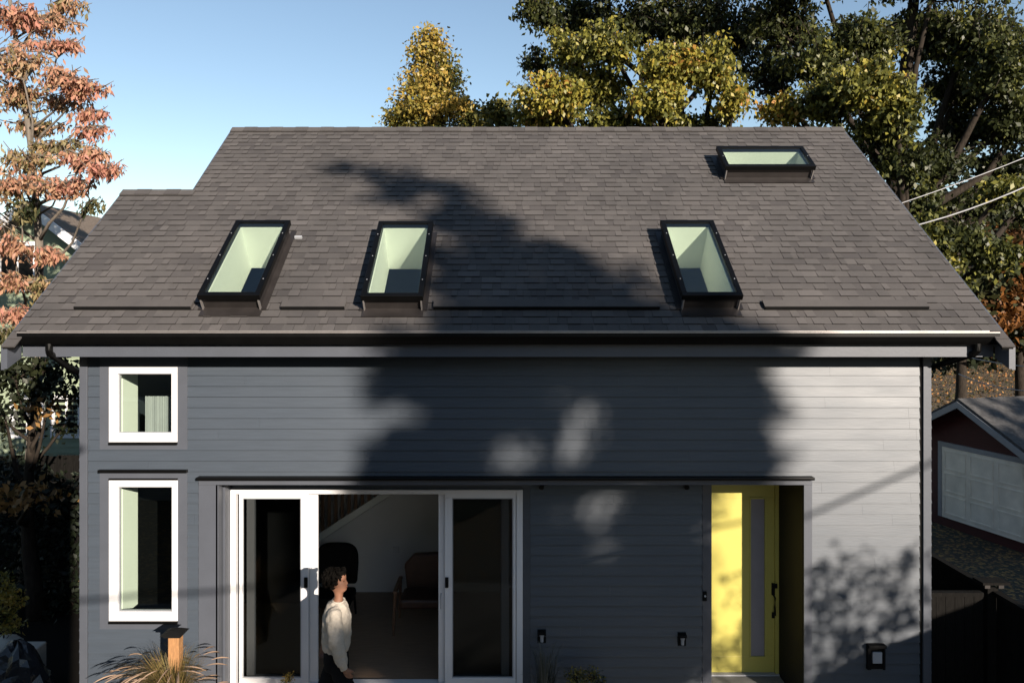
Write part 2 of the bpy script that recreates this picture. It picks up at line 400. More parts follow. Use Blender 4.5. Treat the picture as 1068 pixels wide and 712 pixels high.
# gutter: K-style profile
gx0, gx1 = -5.17, 5.215
prof = [(8.225, 4.392), (8.225, 4.262), (8.15, 4.262), (8.125, 4.30), (8.105, 4.345), (8.105, 4.392), (8.117, 4.392), (8.117, 4.35), (8.14, 4.30), (8.155, 4.272), (8.215, 4.272), (8.215, 4.392)]
g = MB().prism(prof, gx0, gx1, 'x').build('gutter', M['black'], house)
MB().box(gx0 - .004, gx0 - .001, 8.107, 8.223, 4.265, 4.39).build('gutter_end', M['black'], g)
MB().box(gx1 + .001, gx1 + .004, 8.107, 8.223, 4.265, 4.39).build('gutter_end', M['black'], g)
MB().box(gx0, gx1, 8.098, 8.104, 4.384, 4.395).build('gutter_lip_highlight', M['drip'], g)  # lighter metal paints the glancing highlight along the gutter's top edge
MB().box(XL + .14, XR - .14, 8.155, 8.172, 4.398, 4.407).build('drip_edge', M['drip'], house)
# downspout elbow at the left corner
ds = MB().tube([(-4.87, 8.17, 4.27), (-4.87, 8.17, 4.20), (-4.87, 8.19, 4.16), (-4.865, 8.55, 3.98), (-4.862, 8.78, 3.9), (-4.862, 8.82, 3.8), (-4.862, 8.82, .1)], .037, 8)
ds.build('downspout', M['black'], house)
ds = MB().tube([(5.02, 8.17, 4.27), (5.02, 8.17, 4.20), (5.0, 8.2, 4.16), (4.86, 8.85, 3.95), (4.85, 8.95, 3.8), (4.85, 8.95, .1)], .037, 8)
ds.build('downspout', M['black'], house)

# -- front wall ------------------------------------------------------
wx0, wx1 = -4.80, 4.78
win = [(-4.465, -3.697, 3.143, 3.985), (-4.465, -3.693, 1.135, 2.714)]
rec = (-3.265, 3.35, -1, 2.66)
cap = (-3.46, 3.44)
trims = [(-4.573, -3.589, 3.06, 4.2), (-4.573, -3.589, 1.04, 2.83), (cap[0], cap[1], -1, 2.76), (wx0, wx0 + .092, -1, 5), (wx1 - .125, wx1, -1, 5)]
core = MB()
for (p, q, a, b) in rects(wx0 + .02, wx1 - .02, 0, 4.125, win + [rec]): core.box(p, q, Wy + .001, Wy + .16, a, b)
lap(core, wx0, wx1, 0.05, 4.125, Wy, trims)
# recessed wall between patio door and entrance
pd = (-3.265, 0.195, -1, 2.50); ex = 2.43
core.box(0.195, ex, Ry + .001, Ry + .16, 0, 2.66)
core.box(-3.265, .195, Ry + .001, Ry + .16, 2.50, 2.66)
lap(core, .195 + .09, ex - .11, 0.05, 2.655, Ry, [], th=.030)
core.build('front_wall', M['siding'], house, fix=False)
MB().box(wx0, wx0 + .088, Wy - .026, Wy + .02, 0.03, 4.127).build('corner_board', M['trim'], house, .003)
MB().box(wx1 - .09, wx1, Wy - .028, Wy + .02, 0.03, 4.127).build('corner_board', M['trim'], house, .003)
MB().box(wx1 - .124, wx1 - .091, Wy - .004, Wy + .001, .03, 4.127).build('shadow_gap', M['blackmatt'], house)
# recess trims, returns, soffit, header and cap
MB().box(cap[0], rec[0], Wy - .024, Wy + .001, .05, 2.66).box(rec[0] - .001, rec[0] + .0, Wy - .024, Ry, .05, 2.66).build('opening_trim', M['trim'], house)
mb = MB().box(rec[0] - .06, rec[0] - .002, Wy + .161, Ry, 0, 2.7); mb.box(rec[0]-.03, rec[0] + .012, Wy + .02, Wy + .12, .05, 2.655); mb.box(rec[0]-.03, rec[0] + .022, Wy + .20, Wy + .3, .05, 2.655)
mb.build('recess_return', M['trim'], house)
MB().box(rec[1], cap[1], Wy - .024, Wy + .001, .05, 2.66).build('opening_trim', M['trim'], house)
MB().box(rec[1], rec[1] + .06, Wy + .161, Dy + .1, 0, 2.7).build('recess_return', M['shadepaint'], house)  # jamb painted near-black to stand in for its deep shade
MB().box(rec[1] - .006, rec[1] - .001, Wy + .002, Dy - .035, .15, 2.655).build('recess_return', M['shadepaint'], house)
MB().box(rec[0], rec[1], Wy + .03, Dy + .1, 2.662, 2.68).build('recess_soffit', M['trim'], house)
MB().box(cap[0], cap[1], Wy - .03, Wy + .02, 2.661, 2.722).build('header_board', M['trim'], house, .003)
MB().box(cap[0] - .01, cap[1] + .01, Wy - .085, Wy + .0, 2.723, 2.757).build('header_cap', M['black'], house, .008)
MB().box(.195, .195 + .088, Ry - .022, Ry + .001, .05, 2.655).build('opening_trim', M['siding'], house)
MB().box(ex - .108, ex, Ry - .024, Ry + .001, .05, 2.655).build('opening_trim', M['trim'], house)
MB().box(ex - .03, ex, Ry + .161, Dy + .08, .0, 2.66).build('recess_return', M['siding'], house)

# windows -------------------------------------------------------------
def window(w, cap_on):
    x0, x1, z0, z1 = w
    tz0, tz1 = (3.06, 4.12) if not cap_on else (1.04, 2.80)
    f = MB()
    for (p, q, a, b) in rects(x0, x1, z0, z1, [(x0 + .098, x1 - .065, z0 + .10, z1 - .075)]): f.box(p, q, Wy - .035, Wy + .06, a, b)
    r = f.build('window', M['white'], house, .004)
    t = MB()
    for (p, q, a, b) in rects(-4.573, -3.589, tz0, tz1, [w]): t.box(p, q, Wy - .022, Wy + .0, a, b)
    t.build('window_trim', M['trim'], r)
    MB().box(x0 + .095, x1 - .06, Wy + .015, Wy + .021, z0 + .095, z1 - .07).build('pane', M['glass'], r)
    # inner sash bead
    b2 = MB()
    for (p, q, a, b) in rects(x0 + .088, x1 - .055, z0 + .09, z1 - .065, [(x0 + .106, x1 - .073, z0 + .108, z1 - .083)]): b2.box(p, q, Wy - .01, Wy + .03, a, b)
    b2.build('sash', M['steel'], r)
    MB().box(x0, x1, Wy - .05, Wy - .002, z0 - .028, z0 - .004).build('sill', M['black'], r)
    if cap_on: MB().box(-4.58, -3.58, Wy - .06, Wy, 2.803, 2.835).build('head_cap', M['black'], r, .004)
    if cap_on: MB().box(x0, x1, Wy - .04, Wy - .002, z1 + .003, z1 + .022).build('head_flashing', M['black'], r)
    # plaster reveal behind
    v = MB(); y0, y1 = Wy + .161, Wy + .42
    v.box(x0 - .02, x0 + .06, y0, y0 + .36, z0 - .02, z1 + .02)
    v.build('reveal', M['plaster'], r)
    return r
window(win[0], False); window(win[1], True)

cz = MB(); zz = [(-4.22 + .012 * k, 8.95 + (.018 if k % 4 < 2 else -.006) + .004 * math.sin(k)) for k in range(42)]
cz.prism(zz + [(x_, y_ + .006) for x_, y_ in reversed(zz)], 3.0, 3.62, 'z')
cz.build('reflection_pleats', M['steel'], house)  # grey pleats added to imitate a house reflection in the upper pane
# patio door ------------------------------------------------------------
z0, z1 = FL, 2.50
def pxX(px, Y=Ry): return (px - 528) / F * Y
f = MB()
x0, x1 = pd[0] + .002, pd[1]
f.box(x0, x0 + .065, Ry - .035, Ry + .12, .1, z1); f.box(x1 - .075, x1, Ry - .035, Ry + .12, .1, z1)
f.box(x0 + .065, x1 - .075, Ry - .035, Ry + .12, z1 - .05, z1); f.box(x0 + .065, x1 - .075, Ry - .035, Ry + .12, .1, FL + .045)
patio = f.build('patio_door', M['white'], house, .004)
def leaf(a, b, y, ws, nm='door_leaf', gl='screenglass', hx=None):
    m = MB()
    la, lb = ws
    for (p, q, c, d) in rects(a, b, FL + .047, z1 - .052, [(a + la, b - lb, FL + .12, z1 - .10)]): m.box(p, q, y, y + .045, c, d)
    o = m.build(nm, M['white'], patio, .003)
    m = MB().box(a + la - .002, b - lb + .002, y + .02, y + .026, FL + .118, z1 - .098); m.build('glass', M[gl], patio)
    m = MB()
    for (p, q, c, d) in rects(a + la - .001, b - lb + .001, FL + .119, z1 - .099, [(a + la + .012, b - lb - .012, FL + .132, z1 - .112)]): m.box(p, q, y + .012, y + .034, c, d)
    m.build('glass_gasket', M['steel'], patio)
    return o
leaf(pxX(250), pxX(322), Ry - .02, (.035, .085))
leaf(pxX(256), pxX(330.5), Ry + .04, (.09, .10), gl='glass')
leaf(pxX(464), pxX(538), Ry - .02, (.085, .03))
leaf(pxX(457), pxX(531), Ry + .04, (.10, .09), gl='glass')
# handles
for hx_, hy in ((319, 607), (466, 607)):
    p = at(hx_, hy, Ry - .03)
    mb = MB().box(p.x - .02, p.x + .02, Ry - .045, Ry - .02, p.z - .06, p.z + .06); mb.box(p.x - .008, p.x + .008, Ry - .07, Ry - .045, p.z - .05, p.z + .02)
    mb.build('handle', M['blackmatt'], patio, .004)
p = at(460, 626, Ry - .03)
MB().tube([(p.x, Ry - .035, p.z + .09), (p.x, Ry - .075, p.z + .07), (p.x, Ry - .075, p.z - .07), (p.x, Ry - .035, p.z - .09)], .009, 6).build('handle', M['steel'], patio)

# entrance door -------------------------------------------------------------
m = MB(); da, db = 2.45, 3.30
hole = (at(783, 0, Dy).x, at(797.5, 0, Dy).x, at(0, 684, Dy).z, at(0, 520, Dy).z)
dz0, dz1 = .17, 2.60
for (p, q, a, b) in rects(da, db, dz0, dz1, [hole]): m.box(p, q, Dy, Dy + .045, a, b)
# raised lip round the lite
for (p, q, a, b) in rects(hole[0] - .02, hole[1] + .02, hole[2] - .025, hole[3] + .025, [hole]): m.box(p, q, Dy - .012, Dy - .0005, a, b)
door = m.build('entrance_door', M['yellow'], house, .003)
frost = paint('frosted_glass', (.20, .19, .21), rough=.35, var=.05)
MB().box(hole[0] - .002, hole[1] + .002, Dy + .015, Dy + .02, hole[2], hole[3]).build('glass_lite', frost, door)
fr = MB().box(da - .02, da, Dy - .03, Dy + .08, .15, 2.66); fr.box(db, rec[1], Dy - .03, Dy + .08, .15, 2.66)
fr.box(da, db, Dy - .03, Dy + .08, dz1, 2.66); fr.build('door_frame', M['yellow'], door)
MB().box(ex, rec[1], Wy + .17, Dy + .1, .02, .15).build('door_step', M['concrete'], house, .005)
MB().box(ex, rec[1], Dy - .06, Dy + .06, .151, .168).build('threshold', M['steel'], door)
hp = at(807, 614, Dy)
h = MB().box(hp.x - .03, hp.x + .035, Dy - .035, Dy, hp.z + .02, hp.z + .08)
h.box(hp.x - .03, hp.x + .025, Dy - .02, Dy, hp.z - .07, hp.z + .015); h.build('door_lock', M['blackmatt'], door, .004)
h = MB().tube([(hp.x, Dy, hp.z - .08), (hp.x, Dy - .05, hp.z - .09), (hp.x - .005, Dy - .055, hp.z - .2), (hp.x, Dy - .05, hp.z - .3), (hp.x, Dy, hp.z - .31)], .011, 6)
h.box(hp.x - .025, hp.x + .025, Dy - .02, Dy, hp.z - .35, hp.z - .28); h.build('handle', M['blackmatt'], door)

# skylights --------------------------------------------------------------
for i, (a, b, c, d) in enumerate(SK):
    curb = MB(); inn = .05
    for (p, q, e, f_) in rects(a + .03, b - .03, c + .03, d - .03, [(a + .055, b - .055, c + .055, d - .055)]): curb.box(p, q, e, f_, -.10, SH - .07, tf=rp)
    s = curb.build('skylight', M['bronzemetal'], house)
    fr = MB()
    for (p, q, e, f_) in rects(a - .005, b + .005, c - .005, d + .005, [(a + .055, b - .055, c + .06, d - .05)]): fr.box(p, q, e, f_, SH - .068, SH, tf=rp)
    fr.build('frame', M['black'], s, .006)
    MB().box(a + .05, b - .05, c + .055, d - .045, SH - .02, SH - .012, tf=rp).build('pane', M['skyglass'], s)
    # step flashing each side + apron
    fl = MB(); fl.box(a - .04, a + .029, c, d + .05, .016, .026, tf=rp); fl.box(b - .029, b + .04, c, d + .05, .016, .026, tf=rp)
    fl.box(a + .0, b - .0, c - .11, c + .029, .016, .024, tf=rp); fl.build('flashing', M['bronzemetal'], s)
    # pale brackets at the lower corners
    for xx in (a + .02, b - .02):
        MB().box(xx - .006, xx + .006, c - .010, c + .028, .02, SH - .07, tf=rp).build('corner_clip', M['drip'], s)
    # fixing screws on the frame
    for uu in (c + .3, (c + d) / 2, d - .3) if d - c > 1 else ((c + d) / 2,):
        for xx in (a + .025, b - .025): MB().box(xx - .005, xx + .005, uu - .005, uu + .005, SH, SH + .003, tf=rp).build('screw', M['steel'], s)
    # plastered light shaft
    sh = MB(); t_ = .012; A, B, C_, D_ = a + .07, b - .07, c + .07, d - .07
    dep = -.46
    sh.box(A - t_, A, C_, D_, dep, SH - .07, tf=rp); sh.box(B, B + t_, C_, D_, dep, SH - .07, tf=rp)
    sh.box(A - t_, B + t_, C_ - t_, C_, dep, SH - .07, tf=rp); sh.box(A - t_, B + t_, D_, D_ + t_, dep, SH - .07, tf=rp)
    sh.build('light_shaft', M['plaster'], s)
# small flashing tag beside the left skylight
pt = rp(-2.62, 1.78, .03)
MB().box(-2.64, -2.55, 1.76, 1.79, .018, .05, tf=rp).build('roof_bracket', M['steel'], house)

# interior ------------------------------------------------------------------
room = MB()
room.box(-4.78, 2.3, 12.4, 12.5, FL, 2.72)            # back wall
MB().box(-4.78, -4.66, 8.82, 12.4, FL, 2.72).build('room_wall', M['shadepaint'], house); room.box(2.3, 2.4, 9.27, 12.4, FL, 2.72)  # left wall painted near-black so the room looks unlit there
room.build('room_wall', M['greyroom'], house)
MB().box(-4.66, 2.3, 8.82, 12.4, .02, FL).build('room_floor', M['woodfloor'], house)
MB().box(-4.78, 4.7, 8.82, 15.5, 2.72, 2.90).build('upper_floor', M['darkroom'], house)
MB().box(-4.66, 2.3, 12.36, 12.399, FL, FL + .1).build('skirting', M['white'], house)
# upper room back wall
MB().box(-3.8, 4.7, 13.2, 13.3, 2.91, 6.0).build('upper_room_wall', M['plaster'], house)
MB().box(-4.66, -3.12, 11.7, 11.8, FL, 2.715).build('added_dark_partition', M['shadepaint'], house)  # partition added to keep the view behind the left leaf dark
# stair: slatted screen above a white sloping stringer
st = MB(); X = -4.2
while X < -.4:
    zb = 1.02 + (X + 3.01) * .65; 
    if zb < 2.70: st.box(X, X + .05, 12.17, 12.20, max(zb, .2), 2.715)
    X += .105
stair = st.build('stair_screen', M['darkwood'], house)
MB().prism([(-4.4, .151), (-4.2, .151), (-.28, 2.70), (-.45, 2.715)], 12.14, 12.23, 'y').build('stringer', M['plaster'], stair)
MB().prism([(-4.19, FL + .001), (-.1, FL + .001), (-.1, 2.71), (-.28, 2.69)], 12.16, 12.35, 'y').build('stair_wall', M['greyroom'], stair)

# side, back and gable walls of the house
sd = MB()
def gable(xa, xb, y0, y1, ye0, ye1, yr, zr):
    sd.prism([(y0, 0), (y1, 0), (y1, 4.125), (yr, 4.125 + (yr - y0) * TP * .93), (y0, 4.125)], xa, xb, 'x')
gable(4.70, 4.779, Wy + .161, 15.61, 0, 0, 12.13, 0)
gable(-4.799, -4.72, Wy + .161, 12.43, 0, 0, 10.54, 0)
gable(-3.88, -3.80, 12.43, 15.61, 0, 0, 14.0, 0)
sd.prism([(10.54, 4.15), (12.13, 4.15), (12.13, 7.0), (10.3, 5.6)], -3.88, -3.80, 'x')
sd.box(-3.8, 4.7, 15.5, 15.61, 0, 4.2); sd.box(-4.72, -3.88, 12.35, 12.43, 0, 4.2)
lap(sd, Wy + .0, 15.61, .05, 4.125, 4.779, [], tf=lambda x, y, z: (4.779 * 2 - y, x, z))
lap(sd, Wy + .0, 12.43, .05, 4.125, 4.799, [], tf=lambda x, y, z: (y - 4.799 * 2, x, z))
sd.build('side_wall', M['siding'], house, fix=False)

# ------------------------------------------------------------------ things on the wall
def sconce(px, py, label):
    p = at(px, py, Ry - .02); p.y = Ry - .02
    r = empty('wall_light', p, label, 'wall light', 'small lights low on the recessed wall')
    MB().box(p.x - .045, p.x + .045, Ry - .10, Ry - .017, p.z + .02, p.z + .055).box(p.x - .05, p.x + .05, Ry - .03, Ry - .017, p.z - .10, p.z + .06).build('hood', M['blackmatt'], r, .004)
    MB().tube([(p.x, Ry - .065, p.z + .018), (p.x, Ry - .065, p.z - .02), (p.x, Ry - .065, p.z - .07)], [.032, .02, .018], 10).build('lamp_glass', M['steel'], r, smooth=False)
sconce(565, 661, 'small black wall light with pale glass beside the patio door')
sconce(711, 664, 'small black wall light with pale glass near the yellow door')
def sensor(px, py, label):
    p = at(px, py, Ry - .02); p.z = 2.60
    r = empty('security_camera', (p.x, Ry - .03, p.z), label, 'camera', 'small dark fittings under the header')
    MB().tube([(p.x, Ry - .017, p.z), (p.x, Ry - .03, p.z)], .035, 12).build('mount', M['blackmatt'], r)
    MB().tube([(p.x, Ry - .03, p.z), (p.x - .01, Ry - .06, p.z - .03), (p.x - .02, Ry - .13, p.z - .05)], [.012, .028, .03], 10).build('lens_housing', M['black'], r)
sensor(566, 509, 'small black fitting under the header beside the patio door')
sensor(716, 511, 'small black fitting under the header nearer the yellow door')
p = at(735, 621, Ry - .03)
r = empty('doorbell', (p.x, Ry - .03, p.z), 'small black doorbell with pale button on the trim left of the yellow door', 'doorbell')
MB().box(p.x - .022, p.x + .022, Ry - .05, Ry - .025, p.z - .055, p.z + .055).build('housing', M['blackmatt'], r, .005)
MB().tube([(p.x, Ry - .05, p.z + .005), (p.x, Ry - .056, p.z + .005)], .012, 12).build('button', M['steel'], r)
p = at(914, 684, Wy - .05)
r = empty('utility_box', (p.x, Wy - .03, p.z), 'black hooded utility box with a grey square cover low on the wall', 'utility box')
u_ = MB().box(p.x - .10, p.x + .10, Wy - .09, Wy - .017, p.z + .10, p.z + .135)
u_.box(p.x - .10, p.x - .06, Wy - .06, Wy - .017, p.z - .15, p.z + .10); u_.box(p.x + .075, p.x + .10, Wy - .06, Wy - .017, p.z - .15, p.z + .10)
u_.box(p.x - .06, p.x + .075, Wy - .035, Wy - .017, p.z - .15, p.z + .10); u_.build('hood', M['blackmatt'], r, .004)
MB().box(p.x - .045, p.x + .06, Wy - .065, Wy - .036, p.z - .075, p.z + .05).build('cover', M['steel'], r, .004)

# ------------------------------------------------------------------ room contents
def chair_dark():
    c = at(350, 600, 11.2); bx = c.x
    r = empty('lounge_chair', (bx, 11.2, FL), 'black lounge chair with tall rounded back, indoors behind the person', 'chair')
    m = MB(); n = 16
    zt = at(0, 568, 11.2).z
    pts = []
    for k in range(n + 1):
        t = math.pi * k / n
        pts.append((bx - .31 * math.copysign(abs(math.cos(t)) ** .6, math.cos(t)), zt - .30 + .30 * abs(math.sin(t)) ** .6))
    pts += [(bx + .29, .60), (bx - .29, .60)]
    m.prism(pts, 11.25, 11.37, 'y'); m.build('backrest', M['blackmatt'], r, .03)
    MB().box(bx - .3, bx + .3, 10.75, 11.24, .44, .58).build('seat', M['blackmatt'], r, .04)
    for sx in (-.25, .25):
        for yy in (10.8, 11.3): MB().tube([(bx + sx, yy, .45), (bx + sx * 1.1, yy, FL)], [.02, .013], 8).build('leg', M['blackmatt'], r)
chair_dark()
def chair_brown():
    bx = at(442, 600, 10.9).x; Y0 = 10.9
    r = empty('armchair', (bx, Y0, FL), 'dark brown armchair with wooden legs inside the open doorway', 'chair')
    zt = at(0, 580, Y0).z
    m = MB().prism([(bx - .30, .95), (bx - .16, zt - .02), (bx + .3, zt), (bx + .3, .5), (bx - .25, .5)], Y0 + .15, Y0 + .27, 'y'); m.build('backrest', M['brownleather'], r, .03)
    MB().box(bx - .3, bx + .34, Y0 - .35, Y0 + .14, .50, .64).build('seat', M['brownleather'], r, .04)
    for sx in (-.36, .36):
        MB().box(bx + sx - .03, bx + sx + .03, Y0 - .36, Y0 + .25, .72, .76).build('armrest', M['darkwood'], r, .01)
    for sx in (-.36, .36):
        for yy in (-.33, .22): MB().tube([(bx + sx, Y0 + yy, .72), (bx + sx * 1.05, Y0 + yy * 1.1, FL)], [.024, .016], 8).build('leg', M['darkwood'], r)
chair_brown()
p = at(413, 573, 12.15)
tm = MB().box(p.x - .05, p.x + .05, 12.135, 12.158, p.z - .05, p.z + .05).build('thermostat', M['white'], None, .006)
tag(tm, 'small pale square thermostat on the grey wall inside the doorway', 'thermostat')

# ------------------------------------------------------------------ person
def skin(name, joints, edges, mat, parent, root=0, sub=2, offset=(0, 0, 0)):
    me = bpy.data.meshes.new(name)
    me.from_pydata([j[:3] for j in joints], edges, []); me.materials.append(mat)
    o = bpy.data.objects.new(name, me); COL.objects.link(o)
    o.parent = parent; o.location = -Vector(parent.location)
    sk = o.modifiers.new('skin', 'SKIN'); sk.use_smooth_shade = True
    sv = me.skin_vertices[0].data
    for k, j in enumerate(joints):
        rr = j[3]; sv[k].radius = (rr, rr) if not hasattr(rr, '__len__') else rr
    sv[root].use_root = True
    ss = o.modifiers.new('sub', 'SUBSURF'); ss.levels = sub; ss.render_levels = sub
    return o
def person():
    Yp = 8.12
    def q(px, py, dy=0): v = at(px, py, Yp); return (v.x, Yp + dy, v.z)
    base = q(351, 700); gz = .10
    r = empty('person', (base[0], Yp, gz), 'person in cream sweater and black trousers walking past the open patio door', 'person')

    def loft(mb, rows, n=20, nose=()):
        """rows: (py, px back, px front, half width); a closed stack of rounded rings"""
        vs = []
        for (py, xb, xf, hw) in rows:
            cx = (xb + xf) / 2; c_ = at(cx, py, Yp); rx = (xf - xb) / 2 / F * Yp
            ns = dict(nose).get(py, 0)
            for k in range(n):
                t = 2 * math.pi * k / n; x_ = rx * math.cos(t); y_ = hw * math.copysign(abs(math.sin(t)) ** .85, math.sin(t))
                if k == 0: x_ += ns
                vs.append((c_.x + x_, Yp + y_, c_.z))
        m_ = len(rows)
        fs = [(i * n + k, i * n + (k + 1) % n, (i + 1) * n + (k + 1) % n, (i + 1) * n + k) for i in range(m_ - 1) for k in range(n)]
        fs += [tuple(range(n)), tuple(range((m_ - 1) * n, m_ * n))]
        mb.add(vs, fs)
    def ch(mb, pts, rad, seg=12): mb.tube(pts, rad, seg)
    def fuse(o, vox, sm=3):
        r_ = o.modifiers.new('fuse', 'REMESH'); r_.mode = 'VOXEL'; r_.voxel_size = vox; r_.use_smooth_shade = True
        s_ = o.modifiers.new('smooth', 'SMOOTH'); s_.iterations = sm; s_.factor = .5
        return o
    hz = q(0, 688)[2]; bx0 = base[0]
    legs = ((-1, (bx0 + .17, .58), (bx0 + .25, .20), .19), (1, (bx0 - .17, .55), (bx0 - .42, .24), .16))
    B = MB()
    loft(B, [(626, 348, 357.5, .050), (621, 349, 357.5, .048), (617.5, 348.5, 358, .050), (615.6, 347.5, 360.5, .050), (614, 346, 361.8, .056), (612.2, 345.3, 361.4, .062), (611, 345, 362.0, .064), (609.8, 345, 361.4, .067), (608, 344.6, 361.4, .070), (606, 344.3, 360.9, .073),
              (604, 344, 360.3, .075), (602, 344, 361.0, .076), (599, 344.3, 360.6, .076), (596.5, 345.5, 358.5, .068), (594.8, 348, 355, .045)], nose=((609.8, .006), (608, .020), (606, .012), (604, .006)))
    ch(B, [q(351, 690), q(351, 668), q(352, 645), q(351.5, 632), q(353, 622)], [.12, .10, .11, .075, .045])
    for s, sh_, el, wr, hn in ((-1, (351, 634), (356, 660), (363, 683), (366.5, 690)), (1, (350, 634), (341, 658), (334, 678), (332, 686))):
        dy = .17 * s
        hv = Vector(q(*hn, dy * 1.35)); wv = Vector(q(*wr, dy * 1.38))
        ch(B, [q(351, 642), q(sh_[0], 640, dy * .8), q(*el, dy * 1.42), wv, hv], [.03, .030, .034, .025, .022])
        dv = (hv - wv).normalized(); side = Vector((1, 0, .2)); side = (side - dv * side.dot(dv)).normalized(); inw = Vector((0, -s, 0))
        vs = [hv + dv * l_ + side * a_ + inw * c_ for l_ in (-.035, .028) for a_, c_ in ((-.034, -.010), (.034, -.010), (.034, .012), (-.034, .012))]
        B.add(vs, [(0, 1, 2, 3), (4, 5, 6, 7), (0, 1, 5, 4), (1, 2, 6, 5), (2, 3, 7, 6), (3, 0, 4, 7)])
        for off, ln in ((-.026, .054), (-.009, .068), (.009, .072), (.026, .062)):
            p0 = hv + dv * .02 + side * off; p1 = p0 + dv * ln * .55 + inw * .010; p2 = p1 + dv * ln * .40 + inw * .022
            ch(B, [p0, p1, p2], [.0095, .0085, .0065], 8)
        t0 = hv - dv * .02 + side * .030; t1 = t0 + dv * .032 + side * .020 + inw * .012; t2 = t1 + dv * .028 + inw * .01
        ch(B, [t0, t1, t2], [.012, .0105, .008], 8)
    for s, kn, an, toe in legs:
        dy = .085 * s
        ch(B, [(bx0, Yp + dy * .8, hz), (kn[0], Yp + dy, kn[1]), (an[0], Yp + dy, an[1] - .03)], [.085, .055, .036])
        ch(B, [(an[0] - .03, Yp + dy, an[1] - .03), (an[0] + toe, Yp + dy, .14)], [.035, .025])
    fuse(B.build('body', M['skin'], r), .0055, 2)
    lip = paint('lips', (.22, .07, .055), rough=.4)
    lz = q(361.9, 611.2); MB().tube([(lz[0] - .008, Yp - .018, lz[2]), (lz[0] + .002, Yp, lz[2]), (lz[0] - .008, Yp + .018, lz[2])], [.003, .006, .003], 6).build('mouth', lip, r, smooth=True)
    ez = q(359.6, 604.6)
    for s in (-1, 1):
        MB().tube([(ez[0] - .020, Yp + s * .050, ez[2]), (ez[0] - .006, Yp + s * .038, ez[2]), (ez[0] + .002, Yp + s * .024, ez[2])], [.003, .007, .004], 6).build('eye', M['hair'], r)
        MB().tube([(ez[0] - .020, Yp + s * .054, ez[2] + .020), (ez[0] - .002, Yp + s * .040, ez[2] + .026), (ez[0] + .006, Yp + s * .020, ez[2] + .022)], [.002, .004, .003], 5).build('eyebrow', M['hair'], r)
    ea = q(352.6, 607)
    for s in (-1, 1): MB().tube([(ea[0], Yp + s * .070, ea[2] - .03), (ea[0] - .014, Yp + s * .080, ea[2]), (ea[0] - .004, Yp + s * .080, ea[2] + .024), (ea[0] + .01, Yp + s * .074, ea[2] + .012)], [.009, .011, .010, .006], 8).build('ear', M['skin'], r, smooth=True)
    hb = MB(); hr = random.Random(3)
    H0 = q(347.6, 602.8)
    for k in range(420):
        d = Vector((hr.gauss(0, 1), hr.gauss(0, 1), hr.gauss(0, 1))).normalized()
        c = Vector(H0) + Vector((d.x * .108, d.y * .092, d.z * .098))
        pxx = 528 + c.x / Yp * F; pyy = 321 + (CAMZ - c.z) / Yp * F
        if (pxx > 353.5 and pyy > 603) or (pxx > 356 and pyy > 600.5) or pxx > 360.5: continue
        if pyy > 614: continue
        rr = hr.uniform(.012, .020)
        pts = [c + Vector((hr.uniform(-1, 1), hr.uniform(-1, 1), hr.uniform(-1, 1))) * rr for _ in range(4)]
        hb.tube(pts, [rr * .5, rr, rr, rr * .4], 6)
    for k in range(90):
        u_ = hr.random(); side_ = hr.uniform(-1, 1)
        c = Vector(q(351.5 + 8.2 * u_, 600.2 - 3.2 * u_ + hr.uniform(-3.4, .6), side_ * .078)); c.x -= .03 * side_ * side_
        rr = hr.uniform(.010, .016)
        hb.tube([c + Vector((hr.uniform(-1, 1), hr.uniform(-1, 1), hr.uniform(-1, 1))) * rr for _ in range(4)], [rr * .5, rr, rr, rr * .4], 6)
    vs = []; n1, n2 = 14, 10
    for i in range(n2 + 1):
        ph = -math.pi / 2 + math.pi * i / n2
        for kk in range(n1):
            t = 2 * math.pi * kk / n1
            tilt = .045 * math.sin(ph)
            vs.append((H0[0] - .022 + tilt + math.cos(t) * math.cos(ph) * .092, Yp + math.sin(t) * math.cos(ph) * .084, H0[2] + .002 + math.sin(ph) * .092))
    fs = [(i * n1 + kk, i * n1 + (kk + 1) % n1, (i + 1) * n1 + (kk + 1) % n1, (i + 1) * n1 + kk) for i in range(n2) for kk in range(n1)]
    hb.add(vs, fs); hb.build('hair', M['hair'], r, smooth=True)
    W = MB()
    loft(W, [(625.5, 346.5, 357.5, .070), (627, 344.5, 359, .10), (629.5, 341.5, 361, .135), (634, 339, 363.5, .160), (640, 337.5, 366, .165), (648, 336.5, 366.8, .16), (658, 335.5, 366.6, .155), (668, 335.8, 366, .15), (674, 337, 364.5, .15), (677, 339, 362, .16)], n=24)
    for s, P in ((-1, ((351.5, 629.8, .045), (351.7, 633, .080), (354, 646, .084), (356.5, 659, .078), (360, 671, .074), (362.3, 680, .062), (363.6, 684, .040), (364.4, 686.5, .036))), (1, ((350, 629.8, .045), (349.5, 633, .08), (345, 646, .08), (340.5, 658, .074), (336.5, 669, .068), (334.4, 675, .055), (333.8, 678, .036)))):
        pts = [q(a_, b_, s * (.10 + .15 * min(1, i_ / 3))) for i_, (a_, b_, _) in enumerate(P)]
        ch(W, pts, [p_[2] for p_ in P], 16)
    sw = fuse(W.build('sweater', M['knit'], r), .011, 2)
    tx = bpy.data.textures.new('folds', 'CLOUDS'); tx.noise_scale = .10
    dm = sw.modifiers.new('folds', 'DISPLACE'); dm.texture = tx; dm.strength = .045; dm.mid_level = .5; dm.texture_coords = 'LOCAL'
    col = [q(347.2 + 5.6 * (1 - math.cos(t * math.pi / 8)), 625.6 + 1.0 * (1 - math.cos(t * math.pi / 8)) / 2, .072 * math.sin(t * math.pi / 8)) for t in range(17)]
    MB().tube(col, .011, 8).build('collar', M['knit'], r, smooth=True)
    W = MB()
